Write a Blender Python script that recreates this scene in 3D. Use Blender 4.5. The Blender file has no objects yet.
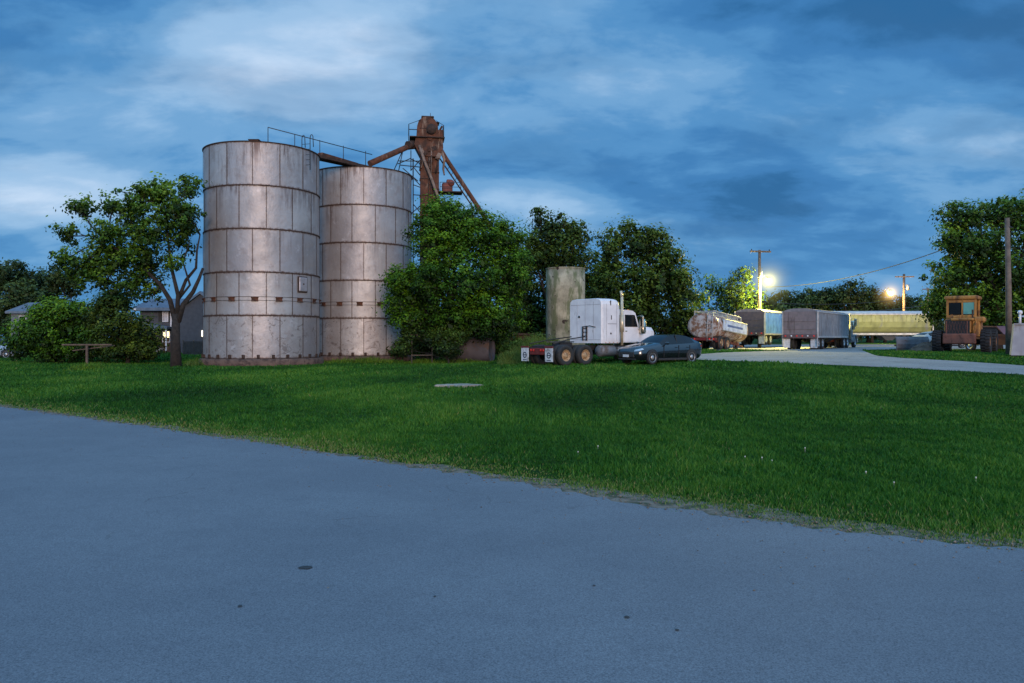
import bpy, bmesh, math, random
import numpy as np
from mathutils import Vector, Matrix
R = math.radians
PI = math.pi
F = 775.0; HY = 337.0; CZ = 1.65
scene = bpy.context.scene
col = scene.collection

# ------------------------------------------------------------------ terrain
def sst(t):
    t = np.clip(t, 0, 1); return t*t*(3-2*t)
def g(x, y):
    x = np.asarray(x, float); y = np.asarray(y, float)
    r = 0.7*sst((x+8)/26)*sst((y-10)/40)
    r = r + 0.10*sst((-x-16)/20)*sst((y-25)/30)
    return r
def G(x, y): return float(g(x, y))
def gp(px, py):
    """ground point seen at a photograph pixel"""
    Y = CZ*F/(py-HY)
    for _ in range(60):
        X = (px-512)/F*Y
        Y = .5*Y + .5*(CZ-G(X, Y))*F/(py-HY)
    return ((px-512)/F*Y, Y)
def wx(px, Y): return (px-512)/F*Y
def wz(py, Y): return CZ+(HY-py)/F*Y

# ------------------------------------------------------------------ node materials
def nd(nt, t, **kw):
    n = nt.nodes.new(t)
    for k, v in kw.items():
        if k in n.inputs: n.inputs[k].default_value = v
        else: setattr(n, k, v)
    return n
def mixc(nt, fac, a, b, mode='MIX'):
    n = nt.nodes.new('ShaderNodeMix'); n.data_type = 'RGBA'; n.blend_type = mode
    for sock, v in ((0, fac), (6, a), (7, b)):
        if hasattr(v, 'is_output'): nt.links.new(v, n.inputs[sock])
        else: n.inputs[sock].default_value = v if sock == 0 else (*v, 1) if len(v) == 3 else v
    return n.outputs[2]
def mth(nt, op, a, b=None, c=None, clamp=False):
    n = nt.nodes.new('ShaderNodeMath'); n.operation = op; n.use_clamp = clamp
    for i, v in enumerate((a, b, c)):
        if v is None: continue
        if hasattr(v, 'is_output'): nt.links.new(v, n.inputs[i])
        else: n.inputs[i].default_value = v
    return n.outputs[0]
def noise(nt, vec, scale, detail=4, rough=.55, stretch=None, dist=0):
    if stretch:
        m = nt.nodes.new('ShaderNodeMapping'); m.inputs['Scale'].default_value = stretch
        nt.links.new(vec, m.inputs[0]); vec = m.outputs[0]
    n = nt.nodes.new('ShaderNodeTexNoise')
    n.inputs['Scale'].default_value = scale; n.inputs['Detail'].default_value = detail
    n.inputs['Roughness'].default_value = rough; n.inputs['Distortion'].default_value = dist
    nt.links.new(vec, n.inputs['Vector']); return n.outputs[0]
def ramp(nt, v, lo, hi, smooth=True):
    n = nt.nodes.new('ShaderNodeMapRange'); n.clamp = True
    if smooth: n.interpolation_type = 'SMOOTHSTEP'
    nt.links.new(v, n.inputs[0]); n.inputs[1].default_value = lo; n.inputs[2].default_value = hi
    return n.outputs[0]
def newmat(name):
    m = bpy.data.materials.new(name); m.use_nodes = True
    nt = m.node_tree; b = nt.nodes['Principled BSDF']
    tc = nt.nodes.new('ShaderNodeTexCoord')
    return m, nt, b, tc.outputs['Object']
def bump(nt, b, h, strength=.3, dist=.02):
    n = nt.nodes.new('ShaderNodeBump'); n.inputs['Strength'].default_value = strength
    n.inputs['Distance'].default_value = dist
    nt.links.new(h, n.inputs['Height']); nt.links.new(n.outputs[0], b.inputs['Normal'])
def M(name, c, rough=.6, metal=0., c2=None, scale=3., dirt=None, dirt_amt=.5, dscale=2., streak=False, bmp=0., emit=None, es=1., coat=0, spec=.5):
    """painted / weathered surface: noise tint c..c2 and a dirt or rust layer"""
    m, nt, b, co = newmat(name)
    c2 = c2 or tuple(v*.72 for v in c)
    n1 = noise(nt, co, scale, 5)
    cc = mixc(nt, ramp(nt, n1, .35, .68), c, c2)
    r_out = None
    if dirt:
        st = (1, 1, .18) if streak else None
        n2 = noise(nt, co, dscale, 8, .68, st, .4)
        mask = ramp(nt, n2, .62-.25*dirt_amt, .72-.18*dirt_amt)
        mask = mth(nt, 'MULTIPLY', mask, .9)
        cc = mixc(nt, mask, cc, dirt)
        r_out = mth(nt, 'MULTIPLY_ADD', mask, .35, rough, True)
        mo = mth(nt, 'MULTIPLY', mth(nt, 'SUBTRACT', 1., mask), metal)
        nt.links.new(mo, b.inputs['Metallic'])
    else: b.inputs['Metallic'].default_value = metal
    nt.links.new(cc, b.inputs['Base Color'])
    if r_out is None: r_out = mth(nt, 'MULTIPLY_ADD', n1, .25, rough-.1, True)
    nt.links.new(r_out, b.inputs['Roughness'])
    b.inputs['Coat Weight'].default_value = coat; b.inputs['Coat Roughness'].default_value = .08
    b.inputs['Specular IOR Level'].default_value = spec
    if bmp: bump(nt, b, noise(nt, co, scale*6, 4), bmp)
    if emit:
        b.inputs['Emission Color'].default_value = (*emit, 1); b.inputs['Emission Strength'].default_value = es
    return m

# ------------------------------------------------------------------ mesh builder
class MB:
    def __init__(s): s.v = []; s.f = []; s.m = []; s.s = []
    def add(s, vs, fs, mi=0, sm=False, mat=None):
        o = len(s.v)
        s.v += [tuple(mat @ Vector(p)) if mat is not None else tuple(p) for p in vs]
        for f in fs: s.f.append([i+o for i in f]); s.m.append(mi); s.s.append(sm)
        return s
    def box(s, c, size, rot=(0, 0, 0), bev=.02, mi=0, seg=1, sm=False):
        bm = bmesh.new(); bmesh.ops.create_cube(bm, size=1)
        for v in bm.verts: v.co = Vector((v.co.x*size[0], v.co.y*size[1], v.co.z*size[2]))
        bev = min(bev, min(size)*.45)
        if bev > .001: bmesh.ops.bevel(bm, geom=list(bm.edges), offset=bev, segments=seg, profile=.5, affect='EDGES')
        T = Matrix.Translation(c) @ (Matrix.Rotation(rot[2], 4, 'Z') @ Matrix.Rotation(rot[1], 4, 'Y') @ Matrix.Rotation(rot[0], 4, 'X'))
        bm.verts.index_update()
        s.add([v.co for v in bm.verts], [[v.index for v in f.verts] for f in bm.faces], mi, sm, T); bm.free(); return s
    def bar(s, a, b, w=.05, h=None, mi=0, bev=0.004):
        a = Vector(a); b = Vector(b); d = b-a; h = h or w
        q = d.to_track_quat('X', 'Z').to_matrix().to_4x4()
        T = Matrix.Translation((a+b)/2) @ q
        L = d.length
        vs = [(x*L/2, y*w/2, z*h/2) for x in (-1, 1) for y in (-1, 1) for z in (-1, 1)]
        s.add(vs, [(0, 1, 3, 2), (4, 6, 7, 5), (0, 4, 5, 1), (2, 3, 7, 6), (0, 2, 6, 4), (1, 5, 7, 3)], mi, False, T); return s
    def tube(s, pts, rad, n=8, mi=0, cap=True, sm=True):
        pts = [Vector(p) for p in pts]
        if not hasattr(rad, '__len__'): rad = [rad]*len(pts)
        o = len(s.v); prev = None
        for i, p in enumerate(pts):
            d = (pts[min(i+1, len(pts)-1)]-pts[max(i-1, 0)])
            if d.length < 1e-6: d = Vector((0, 0, 1))
            d.normalize()
            if prev is None:
                u = d.orthogonal().normalized()
            else:
                u = (prev-d*prev.dot(d)); u = u.normalized() if u.length > 1e-5 else d.orthogonal().normalized()
            prev = u; w = d.cross(u)
            for k in range(n):
                a = 2*PI*k/n
                s.v.append(tuple(p+(u*math.cos(a)+w*math.sin(a))*rad[i]))
        for i in range(len(pts)-1):
            for k in range(n):
                s.f.append([o+i*n+k, o+i*n+(k+1) % n, o+(i+1)*n+(k+1) % n, o+(i+1)*n+k]); s.m.append(mi); s.s.append(sm)
        if cap:
            s.f.append([o+k for k in range(n)][::-1]); s.m.append(mi); s.s.append(False)
            s.f.append([o+(len(pts)-1)*n+k for k in range(n)]); s.m.append(mi); s.s.append(False)
        return s
    def cyl(s, a, b, r, n=16, mi=0, sm=True): return s.tube([a, b], r, n, mi, True, sm)
    def lathe(s, prof, n=32, mi=0, axis='Z', c=(0, 0, 0), sm=True, closed=False):
        """prof: (radius, height) along axis"""
        o = len(s.v)
        for r, h in prof:
            for k in range(n):
                a = 2*PI*k/n; x, y = r*math.cos(a), r*math.sin(a)
                p = {'Z': (x, y, h), 'Y': (x, h, y), 'X': (h, x, y)}[axis]
                s.v.append((p[0]+c[0], p[1]+c[1], p[2]+c[2]))
        m = len(prof)
        for i in range(m if closed else m-1):
            j = (i+1) % m
            for k in range(n):
                s.f.append([o+i*n+k, o+i*n+(k+1) % n, o+j*n+(k+1) % n, o+j*n+k]); s.m.append(mi); s.s.append(sm)
        return s
    def prism(s, prof, a, b, mi=0, plane='XZ', sm=False):
        """closed profile in plane, extruded from a to b along the remaining axis"""
        n = len(prof)
        f = {'XZ': lambda p, t: (p[0], t, p[1]), 'YZ': lambda p, t: (t, p[0], p[1]), 'XY': lambda p, t: (p[0], p[1], t)}[plane]
        vs = [f(p, a) for p in prof]+[f(p, b) for p in prof]
        fs = [[i, (i+1) % n, n+(i+1) % n, n+i] for i in range(n)]
        o = len(s.f)
        s.add(vs, fs, mi, sm); s.add(vs[:n], [list(range(n))[::-1]], mi); s.add(vs[n:], [list(range(n))], mi); return s
    def quad(s, pts, mi=0): return s.add(pts, [list(range(len(pts)))], mi)
    def build(s, name, mats, parent=None, fix=True):
        if not isinstance(mats, (list, tuple)): mats = [mats]
        me = bpy.data.meshes.new(name); me.from_pydata(s.v, [], s.f)
        for m in mats: me.materials.append(m)
        me.polygons.foreach_set('material_index', s.m); me.polygons.foreach_set('use_smooth', s.s)
        if fix:
            bm = bmesh.new(); bm.from_mesh(me); bmesh.ops.recalc_face_normals(bm, faces=bm.faces); bm.to_mesh(me); bm.free()
        me.update()
        o = bpy.data.objects.new(name, me); col.objects.link(o)
        if parent: o.parent = parent
        return o
def tag(o, label=None, cat=None, group=None, kind=None):
    if label: o['label'] = label
    if cat: o['category'] = cat
    if group: o['group'] = group
    if kind: o['kind'] = kind
    return o
def empty(name, loc, rz=0, label=None, cat=None, group=None):
    o = bpy.data.objects.new(name, None); col.objects.link(o); o.location = loc; o.rotation_euler = (0, 0, rz)
    return tag(o, label, cat, group)
def npmesh(name, V, Fc, mats, nper, tone=None, parent=None):
    me = bpy.data.meshes.new(name); nf = len(Fc)
    me.vertices.add(len(V)); me.vertices.foreach_set('co', V.astype(np.float32).ravel())
    me.loops.add(nf*nper); me.loops.foreach_set('vertex_index', Fc.astype(np.int32).ravel())
    me.polygons.add(nf); me.polygons.foreach_set('loop_start', np.arange(0, nf*nper, nper, dtype=np.int32))
    me.polygons.foreach_set('loop_total', np.full(nf, nper, dtype=np.int32))
    if tone is not None:
        a = me.attributes.new('tone', 'FLOAT', 'FACE'); a.data.foreach_set('value', tone.astype(np.float32))
    for m in mats: me.materials.append(m)
    me.update(calc_edges=True)
    o = bpy.data.objects.new(name, me); col.objects.link(o)
    if parent: o.parent = parent
    return o

# ------------------------------------------------------------------ foliage
def leafmat(name, dark, mid, lite, transl=.3):
    m, nt, b, co = newmat(name)
    a = nt.nodes.new('ShaderNodeAttribute'); a.attribute_name = 'tone'
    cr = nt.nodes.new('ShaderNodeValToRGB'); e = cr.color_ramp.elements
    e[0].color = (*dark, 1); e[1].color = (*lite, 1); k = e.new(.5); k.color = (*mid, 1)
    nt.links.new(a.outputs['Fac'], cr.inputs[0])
    nt.links.new(cr.outputs[0], b.inputs['Base Color']); b.inputs['Roughness'].default_value = .6
    b.inputs['Specular IOR Level'].default_value = .25
    t = nt.nodes.new('ShaderNodeBsdfTranslucent'); nt.links.new(cr.outputs[0], t.inputs[0])
    mx = nt.nodes.new('ShaderNodeMixShader'); mx.inputs[0].default_value = transl
    nt.links.new(b.outputs[0], mx.inputs[1]); nt.links.new(t.outputs[0], mx.inputs[2])
    nt.links.new(mx.outputs[0], nt.nodes['Material Output'].inputs[0])
    return m
def leaf_arrays(rng, P, size, aspect=.6, N=None):
    """diamond leaves at points P, facing roughly along N"""
    n = len(P)
    d = rng.normal(size=(n, 3))
    if N is not None:
        N = N+rng.normal(size=(n, 3))*.55; N /= np.linalg.norm(N, axis=1)[:, None]; d -= N*np.sum(d*N, 1)[:, None]
    d /= np.linalg.norm(d, axis=1)[:, None]
    u = np.cross(N, d) if N is not None else rng.normal(size=(n, 3))
    u -= d*np.sum(u*d, 1)[:, None]; u /= np.linalg.norm(u, axis=1)[:, None]
    size = np.asarray(size)[:, None] if np.ndim(size) else size
    L = size*rng.uniform(.6, 1.35, n)[:, None]
    V = np.empty((n, 4, 3)); V[:, 0] = P-d*L*.5; V[:, 1] = P+u*L*aspect*.5; V[:, 2] = P+d*L*.5; V[:, 3] = P-u*L*aspect*.5
    return V.reshape(-1, 3), np.arange(n*4).reshape(n, 4)
def tree(name, label, cat, Y, base_px, lobes, leaf, mat, seed, trunk_r=.2, per=60, dens=1., csz=.5, group=None, bark=None, trunk_top=None, base=None, limbs=None, shell=.45, twigs=10, droop=0, parts=('crown', 'trunk'), core=.5):
    """lobes: (px, py, half width px, half height px, depth offset m) measured at distance Y, built in metres"""
    rng = np.random.default_rng(seed); rnd = random.Random(seed)
    bx = wx(base_px, Y) if base is None else base[0]; by = Y if base is None else base[1]; bz = G(bx, by)
    root = empty(name, (bx, by, bz), 0, label, cat, group)
    L = []
    for (px, py, rx, ry, dy) in lobes:
        y = Y+dy; k = y/F
        L.append((wx(px, y)-bx, dy+(Y-by), wz(py, y)-bz, rx*k, (rx+ry)*.5*k, ry*k))
    allP = []; allT = []; allN = []; allS = []; br = MB()
    LP = []
    if limbs:
        for pts, rr_ in limbs:
            w_ = [Vector((wx(p[0], Y+p[2])-bx, p[2]+(Y-by), wz(p[1], Y+p[2])-bz)) for p in pts]
            LP += [a.lerp(b, f_) for a, b in zip(w_[1:-1], w_[2:]) for f_ in (0, .5, 1)]
    zt = trunk_top if trunk_top is not None else min(l[2]-l[5]*.4 for l in L)
    zt = max(zt, .4)
    tp = [(0, 0, -.15), (rnd.uniform(-.05, .05), 0, zt*.5), (rnd.uniform(-.1, .1)*zt*.4, rnd.uniform(-.1, .1), zt)]
    br.tube(tp, [trunk_r*1.35, trunk_r, trunk_r*.85], 10)
    top = Vector(tp[-1])
    for (cx, cy, cz, rx, ry, rz) in L:
        area = (rx*ry+rx*rz+ry*rz)*4.2
        nc = max(4, int(area*dens*3.0/(csz*csz*4)))
        d = rng.normal(size=(nc, 3)); d /= np.linalg.norm(d, axis=1)[:, None]
        r = rng.uniform(0, 1, nc)**shell
        r *= rng.uniform(.78, 1.12, nc)
        C = np.stack([cx+d[:, 0]*r*rx, cy+d[:, 1]*r*ry, cz+d[:, 2]*r*rz], 1)
        C = C[C[:, 2] > .15]
        nc = len(C)
        cs = csz*rng.uniform(.45, 1.25, nc)
        npl = (per*rng.uniform(.4, 1.4, nc)).astype(int)+3
        idx = np.repeat(np.arange(nc), npl)
        off = rng.normal(size=(len(idx), 3))*.45
        P = C[idx]+off*cs[idx][:, None]*np.array([1, 1, .78])
        Nn = off*1.3+np.array([0, 0, .75])+d[:nc][idx]*.5
        if droop: P[:, 2] -= droop*np.abs(rng.normal(size=len(P)))*cs[idx]
        ct = rng.normal(.36, .13, nc)+.26*d[:nc, 2]-.08*np.abs(d[:nc, 0])+rng.normal(0, .07)  # clumps lighter toward the lobe top: shading put into leaf colour
        T = ct[idx]+rng.normal(0, .10, len(idx))+.34*off[:, 2]+.16*(r[:nc][idx]-.75)  # upper and outer leaves toned lighter, as light would fall
        ok = P[:, 2] > .03
        allP.append(P[ok]); allT.append(T[ok]); allN.append(Nn[ok]); allS.append(np.full(ok.sum(), leaf))
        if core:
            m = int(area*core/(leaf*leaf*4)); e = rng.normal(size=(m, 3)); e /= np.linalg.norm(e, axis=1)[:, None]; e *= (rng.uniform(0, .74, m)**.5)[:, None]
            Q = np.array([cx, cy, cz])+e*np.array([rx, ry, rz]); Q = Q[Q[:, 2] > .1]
            allP.append(Q); allT.append(rng.uniform(0, .18, len(Q))); allN.append(rng.normal(size=Q.shape)); allS.append(np.full(len(Q), leaf*2.2))  # dark inner leaves: shade inside the crown put into the colour
        # limb and twigs
        c = Vector((cx, cy, cz-rz*.35)); mid = top.lerp(c, .5)+Vector((rnd.uniform(-.3, .3), rnd.uniform(-.3, .3), rnd.uniform(-.1, .35)))*min(1, rx*.5)
        st0 = top-Vector((0, 0, .1)); r0 = trunk_r*.5*min(1, .45+rx*.22); r1 = r0*.35
        if LP:
            st0 = min(LP, key=lambda p: (p-c).length); r0 = .05; r1 = .025; mid = st0.lerp(c, .5)+Vector((rnd.uniform(-.15, .15), 0, rnd.uniform(-.1, .25)))
        br.tube([st0, mid, c], [r0, (r0+r1)/2, r1], 7)
        for t in range(min(twigs, nc)):
            q = Vector(C[rnd.randrange(nc)]); st = mid.lerp(c, rnd.random())
            m2 = st.lerp(q, .5)+Vector((rnd.uniform(-.15, .15), rnd.uniform(-.15, .15), rnd.uniform(0, .2)))*rx*.4
            br.tube([st, m2, q], [min(.04, r1*.7), min(.025, r1*.5), .01], 5, cap=False)
    if limbs:
        for pts, rr in limbs:
            br.tube([(wx(p[0], Y+p[2])-bx, p[2]+(Y-by), wz(p[1], Y+p[2])-bz) for p in pts], np.linspace(rr[0], rr[1], len(pts)).tolist(), 8)
    P = np.concatenate(allP); T = np.concatenate(allT)
    V, Fc = leaf_arrays(rng, P, np.concatenate(allS), N=np.concatenate(allN))
    global NLEAF; NLEAF += len(Fc)
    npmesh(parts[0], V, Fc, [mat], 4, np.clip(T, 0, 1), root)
    br.build(parts[1], bark or BARK, root, fix=False)
    return root

NLEAF = 0
BARK = M('bark', (.030, .023, .018), .9, c2=(.014, .011, .009), scale=6, bmp=.5)
LF_A = leafmat('leaf_mid_green', (.012, .032, .004), (.085, .18, .012), (.24, .37, .03))
LF_B = leafmat('leaf_bright_green', (.006, .022, .002), (.058, .155, .005), (.20, .36, .014))
LF_D = leafmat('leaf_dark_green', (.009, .024, .004), (.062, .115, .012), (.19, .27, .03))
LF_Y = leafmat('leaf_yellow_green', (.01, .03, .004), (.05, .09, .01), (.12, .17, .02))
LF_F = leafmat('leaf_far', (.012, .026, .007), (.042, .075, .016), (.09, .14, .03), .15)

# ------------------------------------------------------------------ world, sun, camera
w = bpy.data.worlds.new('World'); scene.world = w; w.use_nodes = True
nt = w.node_tree; nt.nodes.clear()
SUN_EL, SUN_AZ = R(9), R(168)      # azimuth clockwise from +Y
sky = nd(nt, 'ShaderNodeTexSky', sky_type='NISHITA'); sky.sun_disc = False
sky.sun_elevation = SUN_EL; sky.sun_rotation = SUN_AZ; sky.air_density = 1.3; sky.dust_density = 1.5; sky.ozone_density = 4
tc = nt.nodes.new('ShaderNodeTexCoord'); sep = nt.nodes.new('ShaderNodeSeparateXYZ')
nrm = nt.nodes.new('ShaderNodeVectorMath'); nrm.operation = 'NORMALIZE'
nt.links.new(tc.outputs['Generated'], nrm.inputs[0]); nt.links.new(nrm.outputs[0], sep.inputs[0])
sx, sy, sz = sep.outputs
den = mth(nt, 'ADD', mth(nt, 'MAXIMUM', sz, 0.), .30)
cb = nt.nodes.new('ShaderNodeCombineXYZ')
nt.links.new(mth(nt, 'DIVIDE', sx, den), cb.inputs[0]); nt.links.new(mth(nt, 'DIVIDE', sy, den), cb.inputs[1])
cv = cb.outputs[0]
n_big = noise(nt, cv, 1.0, 3, .5, (1, 1.2, 1), .3)
n_mid = noise(nt, cv, 3.0, 7, .58, (.85, 1.25, 1), .25)
n_sm = noise(nt, cv, 8.5, 7, .55, (.8, 1.2, 1), .3)
def gauss(x0, z0, wx_, wz_, amp):
    """a broad thin-cloud patch in a world direction (x/y, z/y)"""
    yy = mth(nt, 'MAXIMUM', sy, .05)
    a = mth(nt, 'DIVIDE', mth(nt, 'SUBTRACT', mth(nt, 'DIVIDE', sx, yy), x0), wx_)
    b = mth(nt, 'DIVIDE', mth(nt, 'SUBTRACT', mth(nt, 'DIVIDE', sz, yy), z0), wz_)
    s2 = mth(nt, 'ADD', mth(nt, 'MULTIPLY', a, a), mth(nt, 'MULTIPLY', b, b))
    e = mth(nt, 'EXPONENT', mth(nt, 'MULTIPLY', s2, -1.))
    front = mth(nt, 'GREATER_THAN', sy, .05)
    return mth(nt, 'MULTIPLY', mth(nt, 'MULTIPLY', e, amp), front)
bias = None
for a in ((-.32, .365, .22, .08, .20), (-.18, .40, .35, .08, .08), (-.64, .185, .16, .04, .30), (-.02, .165, .16, .04, .15), (-.52, .30, .3, .06, .08), (.62, .24, .22, .06, .07), (.40, .28, .25, .04, .09), (.1, .33, .2, .05, .06),
          (.55, .42, .35, .05, -.10), (.30, .13, .2, .05, -.03), (-.62, .42, .12, .06, -.05), (-.45, .12, .2, .05, -.06), (.3, .20, .35, .05, -.04)):
    gg = gauss(*a); bias = gg if bias is None else mth(nt, 'ADD', bias, gg)
mixn = mth(nt, 'ADD', mth(nt, 'MULTIPLY', n_big, .40), mth(nt, 'ADD', mth(nt, 'MULTIPLY', n_mid, .46), mth(nt, 'MULTIPLY', n_sm, .14)))
dens_ = mth(nt, 'ADD', mixn, bias)
cr = nt.nodes.new('ShaderNodeValToRGB'); nt.links.new(dens_, cr.inputs[0])
E = cr.color_ramp; E.interpolation = 'EASE'
E.elements[0].position = .36; E.elements[0].color = (.026, .135, .33, 1)
E.elements[1].position = .86; E.elements[1].color = (.60, .74, .93, 1)
for p, c in ((.44, (.050, .203, .47)), (.51, (.086, .275, .56)), (.58, (.16, .365, .64)), (.69, (.32, .52, .77))):
    k = E.elements.new(p); k.color = (*c, 1)
# dark grey undersides
dk = ramp(nt, noise(nt, cv, 1.9, 7, .58, (.8, 1.35, 1), .35), .46, .68)
ccol = mixc(nt, mth(nt, 'MULTIPLY', dk, .36), cr.outputs[0], (.045, .145, .32))
# fade to a lighter haze at the horizon
hz = ramp(nt, sz, .16, -.01)
ccol = mixc(nt, mth(nt, 'MULTIPLY', hz, .45), ccol, (.11, .35, .66))
# the evening side behind the camera is brighter and greyer (thin cloud still lit)
back = ramp(nt, mth(nt, 'SUBTRACT', mth(nt, 'MULTIPLY', sz, .9), sy), -.25, .75)
ccol = mixc(nt, mth(nt, 'MULTIPLY', back, .75), ccol, mixc(nt, n_mid, (.36, .84, 1.44), (.56, 1.04, 1.68)))
# dark far horizon of the side behind the camera
lowb = mth(nt, 'MULTIPLY', ramp(nt, sz, .085, .055), mth(nt, 'LESS_THAN', sy, -.02))
ccol = mixc(nt, mth(nt, 'MULTIPLY', lowb, .92), ccol, (.02, .03, .028))
bg1 = nd(nt, 'ShaderNodeBackground', Strength=.006); nt.links.new(sky.outputs[0], bg1.inputs[0])
bg2 = nd(nt, 'ShaderNodeBackground', Strength=1.0); nt.links.new(ccol, bg2.inputs[0])
ad = nt.nodes.new('ShaderNodeAddShader'); nt.links.new(bg1.outputs[0], ad.inputs[0]); nt.links.new(bg2.outputs[0], ad.inputs[1])
wo = nt.nodes.new('ShaderNodeOutputWorld'); nt.links.new(ad.outputs[0], wo.inputs[0])

sl = bpy.data.lights.new('sun', 'SUN'); sl.energy = 2.0; sl.angle = R(16); sl.color = (1, .72, .56)
so = bpy.data.objects.new('sun', sl); col.objects.link(so)
sd = Vector((math.sin(SUN_AZ)*math.cos(SUN_EL), math.cos(SUN_AZ)*math.cos(SUN_EL), math.sin(SUN_EL)))
so.rotation_euler = sd.to_track_quat('Z', 'Y').to_euler(); so.location = (0, -20, 20)

cam = bpy.data.cameras.new('camera'); co_ = bpy.data.objects.new('camera', cam); col.objects.link(co_)
cam.lens = 36*F/1024; cam.sensor_width = 36; cam.shift_y = (HY-341.5)/1024; cam.clip_end = 3000
co_.location = (0, 0, CZ); co_.rotation_euler = (PI/2, 0, 0); scene.camera = co_
scene.view_settings.view_transform = 'Standard'; scene.view_settings.look = 'None'; scene.view_settings.exposure = 0

# ------------------------------------------------------------------ ground, road, drive
def ground_mat():
    m, nt, b, co = newmat('lawn')
    a = noise(nt, co, .22, 5, .6); c = noise(nt, co, 2.2, 6, .7); d = noise(nt, co, 26, 4, .7)
    x = mixc(nt, ramp(nt, a, .35, .65), (.012, .055, .007), (.024, .09, .009))
    x = mixc(nt, ramp(nt, c, .45, .8), x, (.045, .085, .014))
    x = mixc(nt, ramp(nt, d, .35, .7), mixc(nt, .6, x, (.006, .018, .003)), x)
    nt.links.new(x, b.inputs['Base Color']); b.inputs['Roughness'].default_value = .95; b.inputs['Specular IOR Level'].default_value = .1
    bump(nt, b, d, .8, .05)
    return m
def sheet(name, rows, mat, lift, kind='structure', label=None):
    """rows: list of polylines with the same number of points; laid on the terrain"""
    V = []; nfa = []
    n = len(rows[0])
    for r in rows:
        for (x, y) in r: V.append((x, y, G(x, y)+lift))
    for i in range(len(rows)-1):
        for k in range(n-1): nfa.append((i*n+k, i*n+k+1, (i+1)*n+k+1, (i+1)*n+k))
    mb = MB(); mb.add(V, nfa, 0, True); o = mb.build(name, mat, fix=False)
    me = o.data
    if len(me.polygons) and me.polygons[0].normal.z < 0: me.flip_normals()
    tag(o, label, kind=kind); return o
xs = np.concatenate([[-1500, -700, -350, -200, -140], np.arange(-100, 101, 2.), [140, 200, 350, 700, 1500]])
ys = np.concatenate([[-300, -80, -30], np.arange(-12, 101, 1.5), [120, 150, 220, 400, 800, 1800]])
GM = ground_mat()
sheet('ground', [[(x, y) for x in xs] for y in ys], GM, 0)

# road: far kerb line measured from the photograph, near side behind the camera
edge_px = [(-160, 386), (-60, 398), (0, 407), (120, 423.5), (250, 442), (380, 462.5), (512, 483), (640, 504), (768, 523), (900, 540), (1024, 551), (1180, 563)]
edge = [gp(px, py) for px, py in edge_px]
def flat(p): return Vector((p[0], p[1], 0))
# extend far to the left and right along the end tangents
e0, e1 = flat(edge[0])-flat(edge[1]), flat(edge[-1])-flat(edge[-2])
E_ = [tuple((flat(edge[0])+e0.normalized()*t)[:2]) for t in (240, 120, 60, 30, 14, 6)]+[tuple(e) for e in edge]+[tuple((flat(edge[-1])+e1.normalized()*t)[:2]) for t in (4, 10, 25, 60, 160)]
def resample(P, step):
    out = [P[0]]
    for a, b in zip(P[:-1], P[1:]):
        L = math.dist(a, b); n = max(1, int(L/step(a)))
        for i in range(1, n+1): out.append((a[0]+(b[0]-a[0])*i/n, a[1]+(b[1]-a[1])*i/n))
    return out
ED = resample(E_, lambda a: .12 if abs(a[0]) < 25 and a[1] < 30 else 2.)
EDn = []
for i in range(len(ED)):
    a = ED[max(0, i-8)]; b = ED[min(len(ED)-1, i+8)]
    t = Vector((b[0]-a[0], b[1]-a[1])).normalized(); EDn.append((-t.y, t.x))   # towards the lawn
if EDn[len(EDn)//2][1] < 0: EDn = [(-a, -b) for a, b in EDn]
rr = random.Random(5)
def wob(n, amp, sm):
    v = [rr.uniform(-1, 1) for _ in range(n)]
    for _ in range(sm): v = [(v[max(0, i-1)]+v[i]+v[min(n-1, i+1)])/3 for i in range(n)]
    k = max(abs(a) for a in v); return [a/k*amp for a in v]
w1 = [a+b for a, b in zip(wob(len(ED), .09, 0), wob(len(ED), .07, 20))]
w2 = [a+b for a, b in zip(wob(len(ED), .10, 2), wob(len(ED), .22, 30))]
def off(i, d): return (ED[i][0]+EDn[i][0]*d, ED[i][1]+EDn[i][1]*d)
road_w = 9.0
mroad, nt_, b_, co = newmat('asphalt')
r1 = noise(nt_, co, .35, 4, .6); r2 = noise(nt_, co, 95, 4, .85); r3 = noise(nt_, co, 3.5, 6, .65); r4 = noise(nt_, co, 38, 2, .7)
x = mixc(nt_, ramp(nt_, r1, .35, .65), (.102, .120, .148), (.152, .168, .194))
x = mixc(nt_, mth(nt_, 'MULTIPLY', ramp(nt_, r3, .46, .70), .5), x, (.085, .10, .13))
x = mixc(nt_, mth(nt_, 'MULTIPLY', ramp(nt_, noise(nt_, co, .9, 5, .6, (.35, 1, 1)), .48, .72), .4), x, (.185, .21, .235))
x = mixc(nt_, mth(nt_, 'MULTIPLY', ramp(nt_, noise(nt_, co, 6, 6, .7), .60, .74), .35), x, (.09, .095, .105))
x = mixc(nt_, ramp(nt_, r2, .30, .66), mixc(nt_, .75, x, (.055, .055, .06)), mixc(nt_, .27, x, (.44, .44, .44)))
x = mixc(nt_, mth(nt_, 'MULTIPLY', ramp(nt_, r4, .66, .72), .55), x, (.08, .08, .08))
vor = nt_.nodes.new('ShaderNodeTexVoronoi'); vor.feature = 'DISTANCE_TO_EDGE'; vor.inputs['Scale'].default_value = .22
wv = nt_.nodes.new('ShaderNodeVectorMath'); wv.operation = 'ADD'
nz = nt_.nodes.new('ShaderNodeTexNoise'); nz.inputs['Scale'].default_value = 1.1; nz.inputs['Detail'].default_value = 6; nt_.links.new(co, nz.inputs[0])
nt_.links.new(co, wv.inputs[0]); nt_.links.new(nz.outputs[1], wv.inputs[1]); nt_.links.new(wv.outputs[0], vor.inputs[0])
ck = mth(nt_, 'MULTIPLY', mth(nt_, 'LESS_THAN', vor.outputs[0], .0022), ramp(nt_, noise(nt_, co, .8, 3), .5, .62))
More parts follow.
